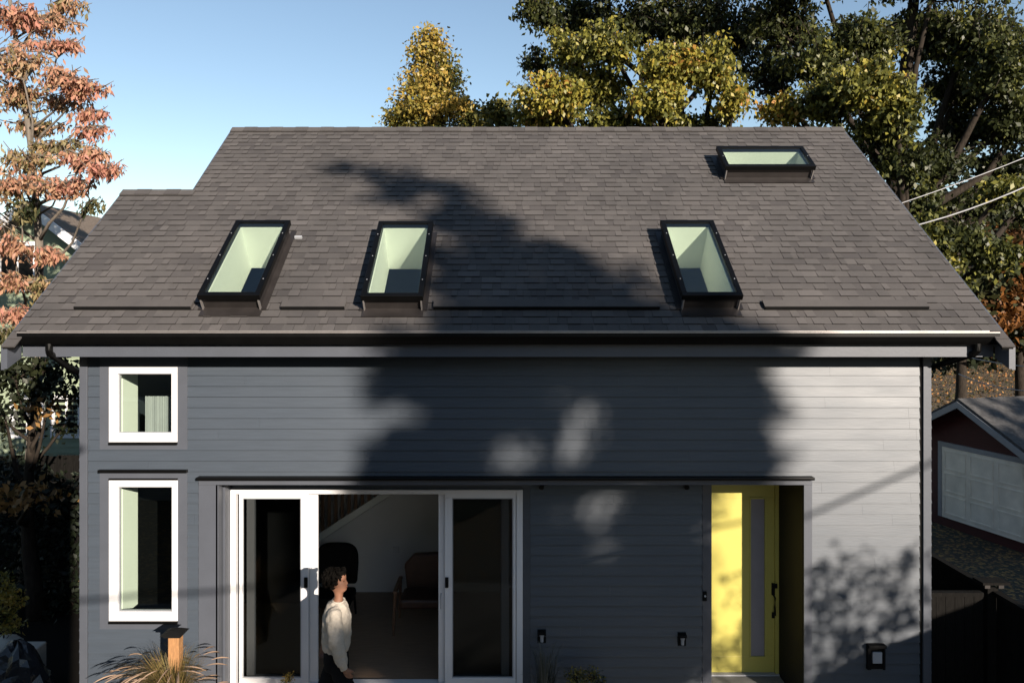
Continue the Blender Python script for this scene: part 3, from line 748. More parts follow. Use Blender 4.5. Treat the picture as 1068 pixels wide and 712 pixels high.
    loft(W, [(674, 338.5, 362.5, .155), (680, 338, 363, .165), (688, 338, 363.5, .165), (696, 339, 364, .15)], n=20)
    for s, kn, an, toe in legs:
        dy = .085 * s
        ch(W, [(bx0 + (.03 if s < 0 else -.03), Yp + dy, hz + .02), (bx0 + (.07 if s < 0 else -.06), Yp + dy, hz - .12), (kn[0], Yp + dy, kn[1]), ((kn[0] + an[0]) / 2, Yp + dy, (kn[1] + an[1]) / 2), (an[0], Yp + dy, an[1])], [.095, .098, .078, .072, .066], 14)
    fuse(W.build('trousers', M['trousers'], r), .012, 3)
    for s, kn, an, toe in legs:
        dy = .085 * s
        MB().tube([(an[0] - .06, Yp + dy, .145), (an[0], Yp + dy, .165), (an[0] + .09, Yp + dy, .15), (an[0] + .19, Yp + dy, .13)], [.035, .047, .042, .026], 10).build('shoe', M['blackmatt'], r, smooth=True)
person()

# ------------------------------------------------------------------ foliage
def leaves_mesh(name, mat, parent, centers, size, pick, droop=0.3, aspect=.55, rg=rng):
    n = len(centers)
    d = rg.normal(size=(n, 3)); d[:, 2] -= droop * 1.5; d /= np.linalg.norm(d, axis=1)[:, None]
    t = rg.normal(size=(n, 3)); s = np.cross(d, t); s /= np.linalg.norm(s, axis=1)[:, None]
    nn = np.cross(d, s)
    L = (size * rg.uniform(.6, 1.3, n))[:, None]
    b = centers; tip = centers + d * L; m = centers + d * L * .45
    l = m + s * L * aspect * .5 + nn * L * .10; r_ = m - s * L * aspect * .5 + nn * L * .10
    v = np.stack([b, l, tip, r_], 1).reshape(-1, 3)
    me = bpy.data.meshes.new(name)
    me.vertices.add(n * 4); me.vertices.foreach_set('co', v.ravel())
    me.loops.add(n * 4); me.loops.foreach_set('vertex_index', np.arange(n * 4, dtype=np.int32))
    me.polygons.add(n); me.polygons.foreach_set('loop_start', np.arange(0, n * 4, 4, dtype=np.int32)); me.polygons.foreach_set('loop_total', np.full(n, 4, dtype=np.int32))
    me.update(calc_edges=True)
    at_ = me.attributes.new('pick', 'FLOAT', 'FACE'); at_.data.foreach_set('value', np.clip(pick, 0, 1))
    me.materials.append(mat)
    o = bpy.data.objects.new(name, me); COL.objects.link(o); o.parent = parent; o.location = -Vector(parent.location)
    return o

def tree(base, top, lobes, label, leafmat, bark, size, per, name='tree', trunk_r=.25, group=None, droop=.3, cl=.35, twig_r=.012, cat='tree', seed=1, fork=.35, aspect=.55, along=False, rise=.22):
    """base, top: trunk ends; lobes: (centre, radius or (rx,ry,rz), twigs, colour pick centre)"""
    rg = np.random.default_rng(seed); rr = random.Random(seed)
    base = Vector(base); top = Vector(top)
    r = empty(name, base, label, cat, group)
    tr = MB(); n = 7
    pts = []
    for k in range(n + 1):
        t = k / n; p = base.lerp(top, t); w_ = .03 * (top - base).length * math.sin(t * 5 + seed)
        pts.append(p + Vector((w_ * .6, w_ * .3, 0)))
    rad = [trunk_r * (1.25 if k == 0 else 1) * (1 - .78 * k / n) for k in range(n + 1)]
    tr.tube(pts, rad, 9)
    allc = []; allp = []
    for li, (c, rad_, nt_, pk) in enumerate(lobes):
        c = Vector(c); R3 = (rad_,) * 3 if not hasattr(rad_, '__len__') else rad_
        # limb from the trunk to the lobe
        tt = min(1, max(fork, (c.z - base.z) / max(.1, (top.z - base.z)) - rise + rr.uniform(-.08, .05)))
        k = int(tt * n); s = pts[min(k, n)].lerp(pts[min(k + 1, n)], tt * n - k); rk = rad[min(k, n)] * .55
        dv = c - s; mid = s + dv * .5 + Vector((0, 0, -.04 * dv.length)) + Vector([rr.uniform(-.1, .1) * dv.length for _ in range(3)])
        q1 = s.lerp(mid, .5) + Vector([rr.uniform(-.04, .04) * dv.length for _ in range(3)])
        lr = min(rk, .03 + .035 * dv.length ** .5 * trunk_r * 4)
        if along: lr = min(rk, (.012 + .012 * dv.length) * (1 if trunk_r < .2 else 2.2))
        tr.tube([s, q1, mid, mid.lerp(c, .5), c], [lr, lr * .8, lr * .6, lr * .45, lr * .3], 6)
        for t in range(int(nt_ * (1.9 if along and trunk_r < .2 else 1))):
            dd = Vector(rg.normal(size=3)).normalized(); f_ = rr.uniform(.25, 1) ** .6 * (rr.uniform(.9, 1.45) if rr.random() < .35 else 1)
            e_ = c + Vector((dd.x * R3[0], dd.y * R3[1], dd.z * R3[2])) * f_
            if along or t % 2 == 0:
                st_ = c.lerp(mid, rr.uniform(0, .4)); kn = st_.lerp(e_, .55) + Vector([rr.uniform(-.12, .12) * R3[0] for _ in range(3)])
                tr.tube([st_, kn, e_ + (e_ - kn) * .3], [twig_r * 1.6, twig_r, twig_r * .4], 4, cap=False)
            m_ = max(3, int(per * rr.uniform(.5, 1.4)))
            off = rg.normal(size=(m_, 3)) * np.array([cl, cl, cl * .6])
            if along:
                tt_ = rg.uniform(0, 1.25, size=(m_, 1)); off = off * (.28 + .3 * (1 - tt_)) + np.array(kn - e_) * (1 - tt_) - np.array([[0, 0, .03]])
            allc.append(np.array(e_) + off); allp.append(np.clip(pk + rr.uniform(-.16, .16) + rg.normal(size=m_) * .09, 0, 1))
    tr.build('trunk', bark, r, smooth=True, fix=False)
    cc = np.concatenate(allc); pp = np.concatenate(allp)
    leaves_mesh('crown', leafmat, r, cc, size, pp, droop, aspect, rg)
    return r

autumn_pink = ramp_mat('pink_orange_leaves', [(0, (.03, .04, .016)), (.35, (.24, .20, .09)), (.6, (.42, .25, .15)), (1, (.45, .20, .15))], rough=.5, transl=.42)
yellow_leaf = ramp_mat('yellow_green_leaves', [(0, (.014, .022, .008)), (.4, (.05, .058, .016)), (.7, (.22, .18, .035)), (1, (.40, .26, .06))], rough=.45, transl=.3)
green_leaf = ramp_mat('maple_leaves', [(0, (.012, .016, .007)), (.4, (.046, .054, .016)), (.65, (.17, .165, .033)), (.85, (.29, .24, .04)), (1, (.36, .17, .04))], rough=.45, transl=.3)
dark_leaf = ramp_mat('dark_leaves', [(0, (.006, .009, .004)), (.5, (.014, .019, .008)), (1, (.05, .05, .015))], rough=.55, transl=.15)
orange_leaf = ramp_mat('orange_leaves', [(0, (.015, .014, .006)), (.5, (.07, .035, .012)), (1, (.20, .08, .02))], rough=.5, transl=.3)

def L(px, py, Y, r_px, n, pk):
    """lobe whose middle shows near a photo pixel, standing at depth Y"""
    rr = (r_px / F * Y) if not hasattr(r_px, '__len__') else (r_px[0] / F * Y, min(r_px) / F * Y, r_px[1] / F * Y)
    return (at(px, py, Y), rr, n, pk)

# left tree with pink and orange leaves
Yt = 12.2
tb = at(22, 500, Yt)
lob = [L(30, -60, 12.8, (75, 35), 40, .75), L(10, 12, 12.0, (36, 16), 26, .8), L(50, 22, 12.4, (34, 12), 20, .6), L(72, 4, 12.6, (18, 10), 14, .55), L(-30, 60, 12, (60, 50), 40, .7), L(62, 44, 12, (26, 6), 14, .82), L(20, 62, 11.8, (26, 14), 18, .55),
       L(72, 78, 11.7, (26, 10), 18, .7), L(92, 90, 11.8, (22, 8), 18, .85), L(20, 98, 12.2, (28, 16), 20, .5), L(66, 104, 12.2, (26, 6), 12, .6), L(98, 116, 12.0, (16, 4), 9, .82), L(92, 132, 12.0, (18, 4), 7, .8), L(40, 128, 12.5, (30, 8), 16, .5), L(60, 150, 12.0, (30, 6), 14, .35),
       L(88, 158, 11.8, (26, 7), 16, .72), L(112, 172, 11.6, (18, 6), 13, .88), L(30, 165, 11.8, (24, 12), 18, .4), L(66, 190, 12, (30, 9), 24, .8), L(20, 190, 11.6, (26, 14), 22, .6), L(-40, 200, 12, (50, 60), 40, .5), L(92, 210, 11.8, (16, 4), 5, .05), L(24, 212, 11.8, (14, 14), 12, .1),
       L(10, 250, 11.4, (16, 10), 14, .7), L(48, 262, 11.9, (14, 8), 12, .75), L(8, 290, 11.3, (16, 9), 13, .68), L(40, 292, 12.1, (14, 9), 12, .35), L(18, 325, 11.6, (16, 10), 14, .8), L(45, 312, 12, (10, 8), 8, .3), L(12, 345, 11.6, (14, 8), 10, .15)]
lob = [(c_, (r_[0] * 1.25, r_[1] * 1.1, r_[2]), n_, p_) for c_, r_, n_, p_ in lob]
tree((tb.x + .1, Yt + .3, 0), (at(14, -30, Yt)), lob, 'slender tree with pink and orange autumn leaves left of the house', autumn_pink, M['palebark'], .11, 14, name='autumn_tree', trunk_r=.11, droop=1.3, cl=.15, seed=5, fork=.3, aspect=.36, along=True, rise=.07)
lob = [L(15, 388, 11.0, (26, 10), 14, .2), L(48, 385, 11.3, (24, 9), 14, .25), L(74, 400, 11.2, (8, 8), 6, .3), L(40, 410, 11.2, (16, 8), 8, .2), L(5, 432, 11.2, (18, 8), 8, .15), L(-30, 420, 11, (40, 50), 40, .2), L(12, 518, 10.2, (18, 4), 7, .85), L(38, 515, 10.2, (8, 4), 4, .8), L(70, 440, 11.8, (10, 10), 5, .1), L(50, 422, 11.0, (5, 4), 3, .8)]
tree((at(38, 500, 11.4).x, 11.4, 0), at(30, 395, 11.3), lob, 'low dark green tree with a forked trunk beside the left wall', ramp_mat('green_orange_leaves', [(0, (.006, .009, .004)), (.5, (.022, .026, .009)), (1, (.28, .15, .05))], transl=.2, rough=.5), M['bark'], .11, 26, name='small_tree', trunk_r=.13, droop=.6, cl=.16, seed=9, fork=.3)

# yellow-green tree behind the ridge
lob = [L(450, 38, 27, (9, 9), 14, .75), L(448, 56, 27, (16, 12), 26, .8), L(460, 66, 27.3, (12, 12), 20, .5), L(444, 82, 27, (24, 14), 40, .82), L(464, 88, 27.5, (16, 14), 26, .42), L(435, 104, 26.7, (22, 14), 40, .75), L(462, 112, 26.5, (28, 14), 44, .78),
       L(485, 118, 27, (16, 14), 30, .45), L(424, 126, 27, (18, 12), 30, .6), L(460, 150, 27, (50, 26), 60, .5), L(416, 118, 27.5, (8, 12), 12, .3), L(500, 128, 27, (12, 10), 18, .5)]
tree((at(455, 300, 27).x, 27, 0), at(452, 50, 27), lob, 'narrow pointed tree turning yellow behind the roof ridge', yellow_leaf, M['bark'], .16, 40, name='autumn_tree', trunk_r=.25, droop=.3, cl=.22, seed=2)
lob = [L(519, 116, 25, (8, 12), 22, .45), L(527, 128, 25, (10, 12), 22, .4), L(518, 150, 25, (14, 16), 22, .4)]
tree((at(520, 300, 25).x, 25, 0), at(520, 120, 25), lob, 'thin green treetop just above the ridge beside the big maple', yellow_leaf, M['bark'], .22, 22, name='young_tree', trunk_r=.1, cl=.22, seed=3)

# maple behind the roof
Ym = 21
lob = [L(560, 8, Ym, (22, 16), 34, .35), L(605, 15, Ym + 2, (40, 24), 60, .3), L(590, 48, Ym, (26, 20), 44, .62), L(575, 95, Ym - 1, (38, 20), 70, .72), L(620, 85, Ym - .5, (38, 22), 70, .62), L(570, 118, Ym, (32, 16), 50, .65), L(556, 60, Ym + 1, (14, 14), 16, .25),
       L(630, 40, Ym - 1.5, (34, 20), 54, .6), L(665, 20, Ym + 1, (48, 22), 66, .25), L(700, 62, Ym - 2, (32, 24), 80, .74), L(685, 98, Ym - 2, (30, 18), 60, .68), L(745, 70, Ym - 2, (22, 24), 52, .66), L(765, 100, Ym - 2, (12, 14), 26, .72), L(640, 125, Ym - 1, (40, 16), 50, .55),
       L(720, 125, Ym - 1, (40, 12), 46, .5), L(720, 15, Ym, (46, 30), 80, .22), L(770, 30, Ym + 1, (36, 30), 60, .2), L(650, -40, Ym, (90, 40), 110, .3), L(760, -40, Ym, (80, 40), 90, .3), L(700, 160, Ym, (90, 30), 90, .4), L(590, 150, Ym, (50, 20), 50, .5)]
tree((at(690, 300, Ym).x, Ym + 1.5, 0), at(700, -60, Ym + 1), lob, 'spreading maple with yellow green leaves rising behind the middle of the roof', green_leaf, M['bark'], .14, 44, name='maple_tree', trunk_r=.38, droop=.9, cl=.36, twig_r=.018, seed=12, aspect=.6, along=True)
Yb = 19
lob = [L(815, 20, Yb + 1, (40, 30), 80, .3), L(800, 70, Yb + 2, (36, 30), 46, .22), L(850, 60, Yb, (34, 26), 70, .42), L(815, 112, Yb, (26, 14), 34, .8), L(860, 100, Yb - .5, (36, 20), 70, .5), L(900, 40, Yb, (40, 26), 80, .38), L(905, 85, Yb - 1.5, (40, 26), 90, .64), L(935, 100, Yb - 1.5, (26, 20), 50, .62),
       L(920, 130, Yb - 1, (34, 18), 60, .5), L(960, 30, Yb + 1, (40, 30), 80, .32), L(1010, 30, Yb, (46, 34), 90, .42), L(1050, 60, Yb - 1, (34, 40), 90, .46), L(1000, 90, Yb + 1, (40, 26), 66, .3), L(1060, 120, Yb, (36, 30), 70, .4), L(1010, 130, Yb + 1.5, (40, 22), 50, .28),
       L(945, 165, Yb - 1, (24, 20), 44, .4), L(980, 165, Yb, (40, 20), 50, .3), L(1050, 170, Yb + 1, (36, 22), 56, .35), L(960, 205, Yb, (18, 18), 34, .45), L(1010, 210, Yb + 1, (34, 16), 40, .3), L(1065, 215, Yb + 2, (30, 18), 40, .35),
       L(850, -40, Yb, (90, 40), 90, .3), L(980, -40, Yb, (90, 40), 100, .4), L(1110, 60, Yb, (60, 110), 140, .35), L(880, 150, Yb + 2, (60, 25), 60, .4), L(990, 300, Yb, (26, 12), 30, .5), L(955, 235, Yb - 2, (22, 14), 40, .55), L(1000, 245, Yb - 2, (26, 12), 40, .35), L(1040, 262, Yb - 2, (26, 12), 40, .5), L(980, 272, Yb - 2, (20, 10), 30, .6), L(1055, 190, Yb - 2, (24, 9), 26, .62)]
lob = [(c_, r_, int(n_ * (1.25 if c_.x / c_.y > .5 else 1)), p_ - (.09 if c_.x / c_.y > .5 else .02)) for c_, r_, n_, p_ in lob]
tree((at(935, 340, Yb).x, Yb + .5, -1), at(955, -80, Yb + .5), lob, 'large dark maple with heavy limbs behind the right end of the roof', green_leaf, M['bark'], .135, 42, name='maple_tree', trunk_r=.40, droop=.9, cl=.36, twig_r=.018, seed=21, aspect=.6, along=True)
Yc = 30
for k, (px, lb, lm, sd_) in enumerate(((1000, 'dense low green tree behind the right rake of the roof', dark_leaf, 31), (1062, 'rust orange tree low down at the far right edge', orange_leaf, 32))):
    lob = [L(px + dx, y, Yc + dy, (34, 26), 60, pk) for dx, y, dy, pk in ((-10, 250, 0, .6), (20, 285, -1, .7), (-15, 315, -1, .8), (25, 335, 0, .6), (0, 350, 1, .5), (5, 225, 2, .4))]
    tree((at(px, 400, Yc).x, Yc, -1), at(px, 240, Yc), lob, lb, lm, M['bark'], .32, 28, name='background_tree', trunk_r=.25, cl=.4, seed=sd_)
for k, (px, Y2, lb, pk) in enumerate(((1150, 60, 'dark distant tree beyond the garage to the right', .5), (940, 62, 'dark distant tree hidden mostly by the house', .4), (1050, 75, 'far dark tree above the leaf strewn slope', .5))):
    lob = [L(px + dx, y, Y2, (50, 22), 70, pk) for dx, y in ((-30, 320, ), (30, 325), (0, 290), (-20, 350), (40, 355), (0, 365))]
    tree((at(px, 400, Y2).x, Y2, 0), at(px, 290, Y2), lob, lb, dark_leaf, M['bark'], .8, 26, name='background_tree', trunk_r=.4, cl=.9, twig_r=.05, seed=40 + k)

# trees behind the viewpoint whose shadows fall on the house
def onwall(px, py, t):      # point of the sun ray through a facade point, t metres towards the sun
    D = Wy if py > 372 else 8.2 * 654 / (py + 309)
    if py > 504 and 226 < px < 838: D = Ry
    return at(px, py, D) + SD * t
T = 31
sh = [(366, 172, .12, 3), (392, 183, .2, 7), (425, 192, .28, 14), (452, 205, .28, 14), (400, 200, .12, 2), (470, 228, .34, 20), (505, 245, .34, 20), (540, 262, .34, 20), (495, 275, .45, 34), (575, 270, .3, 16), (548, 292, .4, 30), (598, 290, .4, 26), (470, 296, .35, 18), (505, 320, .5, 40),
      (560, 322, .5, 40), (622, 300, .32, 18), (660, 298, .25, 8), (612, 330, .5, 34), (672, 322, .4, 20), (710, 335, .42, 22), (745, 348, .4, 18), (470, 338, .4, 18), (660, 350, .5, 30), (450, 360, .4, 16),
      (452, 384, .16, 8), (480, 392, .28, 22), (500, 425, .28, 24), (470, 458, .30, 30), (432, 470, .26, 22), (405, 488, .2, 12), (478, 490, .25, 18), (548, 380, .2, 8), (552, 436, .22, 16), (520, 402, .14, 4), 
      (662, 385, .34, 34), (668, 440, .22, 18), (705, 400, .4, 44), (700, 455, .42, 50), (748, 405, .33, 32), (745, 455, .38, 40), (778, 482, .24, 14), (668, 480, .25, 22), (625, 497, .14, 6), (772, 432, .16, 8), (735, 380, .2, 8),
      (405, 528, .42, 46), (455, 540, .5, 60), (520, 532, .4, 44), (568, 522, .2, 12), (560, 572, .4, 40), (600, 615, .36, 34), (655, 615, .45, 50), (685, 560, .34, 32), (722, 530, .22, 14), (655, 540, .14, 5), (690, 515, .2, 12), (500, 600, .7, 100), (425, 600, .55, 70), (402, 660, .55, 60),
      (480, 680, .7, 80), (560, 650, .6, 70), (620, 680, .55, 60), (700, 620, .36, 32), (700, 680, .4, 40), (718, 585, .16, 7)]
lob0 = [(at(352, y, 8.12) + SD * (T + k), (.24, .3, .2), n_, .4) for k, (y, n_) in enumerate(((676, 5), (704, 24)))]
lob = lob0 + [(onwall(x + (random.uniform(-9, 9) if y < 372 else 0), y + (random.uniform(-7, 7) if y < 372 else 0), T + random.uniform(-1.5, 1.5)), (r_, r_ * 1.5, r_ * .85), max(2, int(n_ * (.36 if y < 350 else .82))), .4) for x, y, r_, n_ in sh]
bx = onwall(560, 600, T)
tree((bx.x, bx.y, 0), onwall(500, 200, T), lob, 'tall broad tree behind the viewpoint that shades the middle of the house', dark_leaf, M['bark'], .20, 30, name='shade_tree', trunk_r=.12, cl=.12, seed=50, fork=.2, aspect=.75)
# small tree near the right corner
T2 = 12.0
sh = [(850, 610, .2, 8), (872, 590, .16, 4), (900, 618, .2, 6), (945, 600, .2, 6), (952, 575, .1, 2), (925, 640, .22, 8), (905, 670, .25, 10), (868, 655, .2, 8), (852, 690, .3, 16), (880, 700, .3, 18), (945, 640, .2, 6), (918, 605, .1, 3), (860, 635, .15, 5), (765, 675, .18, 6), (760, 700, .2, 8), (755, 655, .1, 3), (762, 536, .1, 2)]
lob = [(onwall(x, y, T2 + random.uniform(-.8, .8)), r_ * 1.1, n_, .5) for x, y, r_, n_ in sh]
bx = onwall(870, 700, T2)
tree((bx.x, bx.y, 0), onwall(880, 660, T2), lob, 'small leafy tree outside the right edge of the view', green_leaf, M['bark'], .14, 8, name='small_tree', trunk_r=.06, cl=.12, seed=51, fork=.2, twig_r=.006)

# unseen neighbourhood trees added behind the viewpoint to darken sky and fill reflections
for k, (x, y, hgt, lb) in enumerate(((-16, -20, 11, 'unseen broad tree added far behind the viewpoint on the left'), (-26, -8, 10, 'unseen tree added behind the viewpoint beside the beige house'), (-6, -30, 9, 'unseen tree added far behind the viewpoint near its middle'))):
    lob = [((x + random.uniform(-2.6, 2.6), y + random.uniform(-2, 2), hgt * random.uniform(.35, .95)), 1.9, 40, .5) for _ in range(12)]
    tree((x, y, 0), (x, y, hgt * .85), lob, lb, dark_leaf, M['bark'], .5, 22, name='shade_tree', trunk_r=.3, cl=.5, seed=60 + k)
def simple_house(name, x0, x1, y0, y1, ze, zr, label, wall, roofm, rot=0, wins=()):
    r = empty(name, ((x0 + x1) / 2, (y0 + y1) / 2, 0), label, 'house')
    xm = (x0 + x1) / 2
    m = MB().prism([(x0, 0), (x1, 0), (x1, ze), (xm, zr), (x0, ze)], y0, y1, 'y'); m.build('wall', wall, r)
    m = MB(); sl_ = (zr - ze) / (xm - x0); o_ = .4
    m.prism([(x0 - o_, ze - o_ * sl_ + .02), (xm, zr + .02), (xm, zr + .2), (x0 - o_, ze - o_ * sl_ + .2)], y0 - .4, y1 + .4, 'y')
    m.prism([(x1 + o_, ze - o_ * sl_ + .02), (xm, zr + .02), (xm, zr + .2), (x1 + o_, ze - o_ * sl_ + .2)], y0 - .4, y1 + .4, 'y')
    m.build('roof', roofm, r)
    for sx in (-1, 1):
        e_ = xm + sx * (xm - x0 + o_); ez = ze - o_ * sl_
        for ya_, yb_ in ((y0 - .44, y0 - .401), (y1 + .401, y1 + .44)):
            MB().prism([(e_, ez), (xm, zr), (xm, zr + .22), (e_, ez + .22)], ya_, yb_, 'y').build('barge_board', M['white'], r)
    for (wx, wz, ww, wh) in wins:
        f = MB()
        for (p, q, a, b) in rects(wx - .09, wx + ww + .09, wz - .09, wz + wh + .09, [(wx, wx + ww, wz, wz + wh)]): f.box(p, q, y0 - .05, y0 - .001, a, b)
        f.box(wx + ww / 2 - .02, wx + ww / 2 + .02, y0 - .04, y0 - .01, wz, wz + wh)
        fo = f.build('window', M['white'], r); MB().box(wx, wx + ww, y0 - .015, y0 - .004, wz, wz + wh).build('pane', M['black'], fo)
    return r
# backs of houses the glass looks towards
h1 = simple_house('neighbour_house', -14, -7, -16, -9, 4.4, 6.2, 'beige house behind the viewpoint on the left', M['beigehouse'], M['greyshingle'])
mh = empty('unseen_blocker_house', (-7, -6, 0), 'unseen beige house added behind the viewpoint to block sky light and shade the left yard', 'house')  # unseen house, added and sized to block sky light and shade left yard
MB().box(-15, .56, -9, -1.2, 0, 6.4).build('wall', M['beigehouse'], mh)
MB().prism([(-9.4, 6.4), (-.9, 6.4), (-5.1, 8.7)], -15.3, .57, 'x').build('roof', M['greyshingle'], mh)
for wx_, wz_ in ((-13, 1), (-10, 1), (-7, 1), (-13, 4.4), (-10, 4.4), (-6.5, 4.4), (-3, 4.4)):
    f = MB()
    for (p, q, a, b) in rects(wx_, wx_ + 1.4, wz_, wz_ + 1.5, [(wx_ + .1, wx_ + 1.3, wz_ + .1, wz_ + 1.4)]): f.box(p, q, -1.199, -1.14, a, b)
    fo = f.build('window', M['white'], mh); MB().box(wx_ + .1, wx_ + 1.3, -1.198, -1.18, wz_ + .1, wz_ + 1.4).build('pane', M['black'], fo)
for k, (x, y, hgt, rr_, lb) in enumerate(((19, -2, 10, 2.6, 'unseen broad tree added right of the view near the shed to block light'), (22, -36, 9, 3.2, 'unseen low tree added behind the viewpoint on its right to block sky light'), (12, -40, 9, 3.2, 'unseen low tree added behind the viewpoint to block sky light'), (33, -28, 9.5, 3.2, 'unseen low tree added far behind the viewpoint on its right to block sky light'), (30, -8, 12, 3.2, 'unseen tall tree added far right of the view to block light'))):  # unseen trees added to block sky light and shade the right yard
    lob = [((x + random.uniform(-1, 1) * rr_ * 1.3, y + random.uniform(-2, 2), hgt * random.uniform(.25, .85)), rr_ * .8, 60, .4) for _ in range(12)]
    tree((x, y, 0), (x, y, hgt * .85), lob, lb, dark_leaf, M['bark'], .6, 24, name='shade_tree', trunk_r=.3, cl=.5, seed=80 + k)
# the gabled shed whose shadow falls across the lower right corner
A_ = at(889, 686, Wy) + SD * 5.2; Pk = at(1037, 617, 8.9) + SD * 5.0
shx0 = A_.x; shp = Pk.x
shw = shp - shx0
r = empty('garden_shed', (shp, 4.0, 0), 'dark gabled garden shed standing outside the right edge of the view', 'shed')
MB().prism([(shx0 + .1, 0), (2 * shp - shx0 - .1, 0), (2 * shp - shx0 - .1, A_.z - .05), (shp, Pk.z - .09), (shx0 + .1, A_.z - .05)], A_.y - 1.2, A_.y, 'y').build('wall', M['shed'], r)
MB().prism([(shx0, A_.z - .05), (shp, Pk.z - .05), (2 * shp - shx0, A_.z - .05), (2 * shp - shx0, A_.z + .01), (shp, Pk.z + .01), (shx0, A_.z + .01)], A_.y - 1.25, A_.y + .05, 'y').build('roof', M['greyshingle'], r)
# overhead cable whose shadow crosses the facade
pts = []
for X_, z_ in ((-12, 1.15), (-8, 1.2), (-4.7, 1.36), (-3.1, 1.47), (-1, 1.62), (1.2, 1.85), (3.37, 2.30), (4.72, 2.88), (7, 4.0), (12, 6.8)):
    pts.append(Vector((X_, Wy, z_)) + SD * 13)
tag(MB().tube(pts, .024, 6).build('overhead_cable', M['blackcable']), 'black overhead cable sagging behind the viewpoint', 'cable')

# ------------------------------------------------------------------ neighbour house on the left
Yn = 16.5
pk = at(38, 222, Yn)
nh = simple_house('neighbour_house', pk.x - 4.6, pk.x + 4.6 , Yn, Yn + 9, pk.z - 3.5, pk.z, 'pale green sided neighbour house with white trim seen through the left tree', M['greensiding'], M['brownshingle'], wins=((at(16, 0, Yn).x, at(0, 452, Yn).z, .55, .75), (at(58, 0, Yn).x, at(0, 452, Yn).z, .5, .75), (at(2, 0, Yn).x, at(0, 300, Yn).z, .7, .9)))
gl_ = MB(); lap(gl_, pk.x - 4.5, pk.x + 4.5, .1, pk.z - 3.5, Yn, [], e=.13); lap(gl_, pk.x - 2.6, pk.x + 2.6, pk.z - 3.5, pk.z - 2.2, Yn, [], e=.13)
gl_.build('lap_siding', M['greensiding'], nh, fix=False)
# added tall fence left of the house, near-black colour standing in for shade
fr = empty('board_fence', (-8, 12.6, 0), 'tall board fence painted near-black for the gloom left of the house', 'fence')
m = MB(); x = -16
while x < -4.9: m.box(x, x + .135, 12.98, 13.0, .05, 2.15 + random.uniform(-.01, .01)); x += .14
m.build('boards', M['fence'], fr)
for x in (-14, -11.6, -9.2, -6.8): MB().box(x - .05, x + .05, 13.001, 13.1, 0, 2.25).build('fence_post', M['fence'], fr)

def shrub(name, base, pts, label, mat, size, per, cl, cat='shrub', stem=.02, seed=1, droop=.1, aspect=.5, group=None):
    lob = [(p, r_, n_, pk_) for p, r_, n_, pk_ in pts]
    b = Vector(base); topz = max(Vector(p[0]).z for p in pts)
    return tree(b, (b.x, b.y, b.z + (topz - b.z) * .6), lob, label, mat, M['bark'], size, per, name=name, trunk_r=stem, cl=cl, seed=seed, fork=.05, twig_r=.004, droop=droop, aspect=aspect, cat=cat, group=group)
Y = 11.9
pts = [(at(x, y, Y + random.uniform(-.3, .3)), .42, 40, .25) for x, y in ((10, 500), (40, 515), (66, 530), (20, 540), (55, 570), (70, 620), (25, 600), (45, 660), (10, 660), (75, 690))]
shrub('laurel_hedge', (at(40, 500, Y).x, Y, 0), pts, 'dark leafy hedge in shade between the fence and the left wall', ramp_mat('shade_dark_green', [(0, (.004, .007, .003)), (1, (.015, .022, .008))], rough=.6), .11, 14, .16, cat='hedge', stem=.08, seed=70)  # leaf colour taken near black to carry the yard's shade
Y = 9.2
pts = [(at(8, 612, Y), .08, 12, .7), (at(14, 625, Y), .10, 18, .8), (at(4, 640, Y), .12, 20, .6), (at(14, 652, Y), .10, 18, .7), (at(-8, 630, Y), .14, 24, .7), (at(2, 600, Y), .05, 6, .6)]
shrub('shrub', (at(5, 700, Y).x, Y, .15), pts, 'sunlit yellow green shrub at the lower left edge', yellow_leaf, .06, 10, .04, seed=71)
# black sheet and stones
c = at(18, 700, 8.9); m = MB(); n1, n2 = 20, 10; rt = random.Random(4); vs = []
for i in range(n2 + 1):
    ph = math.pi / 2 * i / n2
    for k in range(n1):
        t = 2 * math.pi * k / n1; d = 1 + .22 * math.sin(3 * t + ph * 4) * math.cos(ph) + rt.uniform(-.06, .06)
        vs.append((c.x + math.cos(t) * math.cos(ph) * .36 * d, 8.9 + math.sin(t) * math.cos(ph) * .34 * d, .05 + math.sin(ph) * .72 * (1 + .05 * math.sin(5 * t))))
fs = [(i * n1 + k, i * n1 + (k + 1) % n1, (i + 1) * n1 + (k + 1) % n1, (i + 1) * n1 + k) for i in range(n2) for k in range(n1)]
tag(m.add(vs, fs).build('plastic_sheet', M['tarp']), 'crumpled glossy black plastic sheet over a heap in the lower left corner', 'plastic sheet')
c = at(5, 668, 9.25); m = MB(); vs = []
for i in range(9):
    ph = -math.pi / 2 + math.pi * i / 8
    for k in range(12):
        t = 2 * math.pi * k / 12; d = 1 + rt.uniform(-.08, .08)
        vs.append((c.x + math.cos(t) * math.cos(ph) * .22 * d, 9.25 + math.sin(t) * math.cos(ph) * .16 * d, c.z - .05 + math.sin(ph) * .12))
fs = [(i * 12 + k, i * 12 + (k + 1) % 12, (i + 1) * 12 + (k + 1) % 12, (i + 1) * 12 + k) for i in range(8) for k in range(12)]
m.add(vs, fs); tag(m.build('boulder', M['stone'], smooth=True), 'pale rounded stone under the sunlit shrub at the left edge', 'stone')
MB_ = MB().box(c.x - .5, c.x + .3, 9.0, 9.6, 0, c.z - .15); 
tag(MB_.build('planter_wall', M['stone'], bevel=.02), 'low stone planter wall at the lower left edge', 'planter')

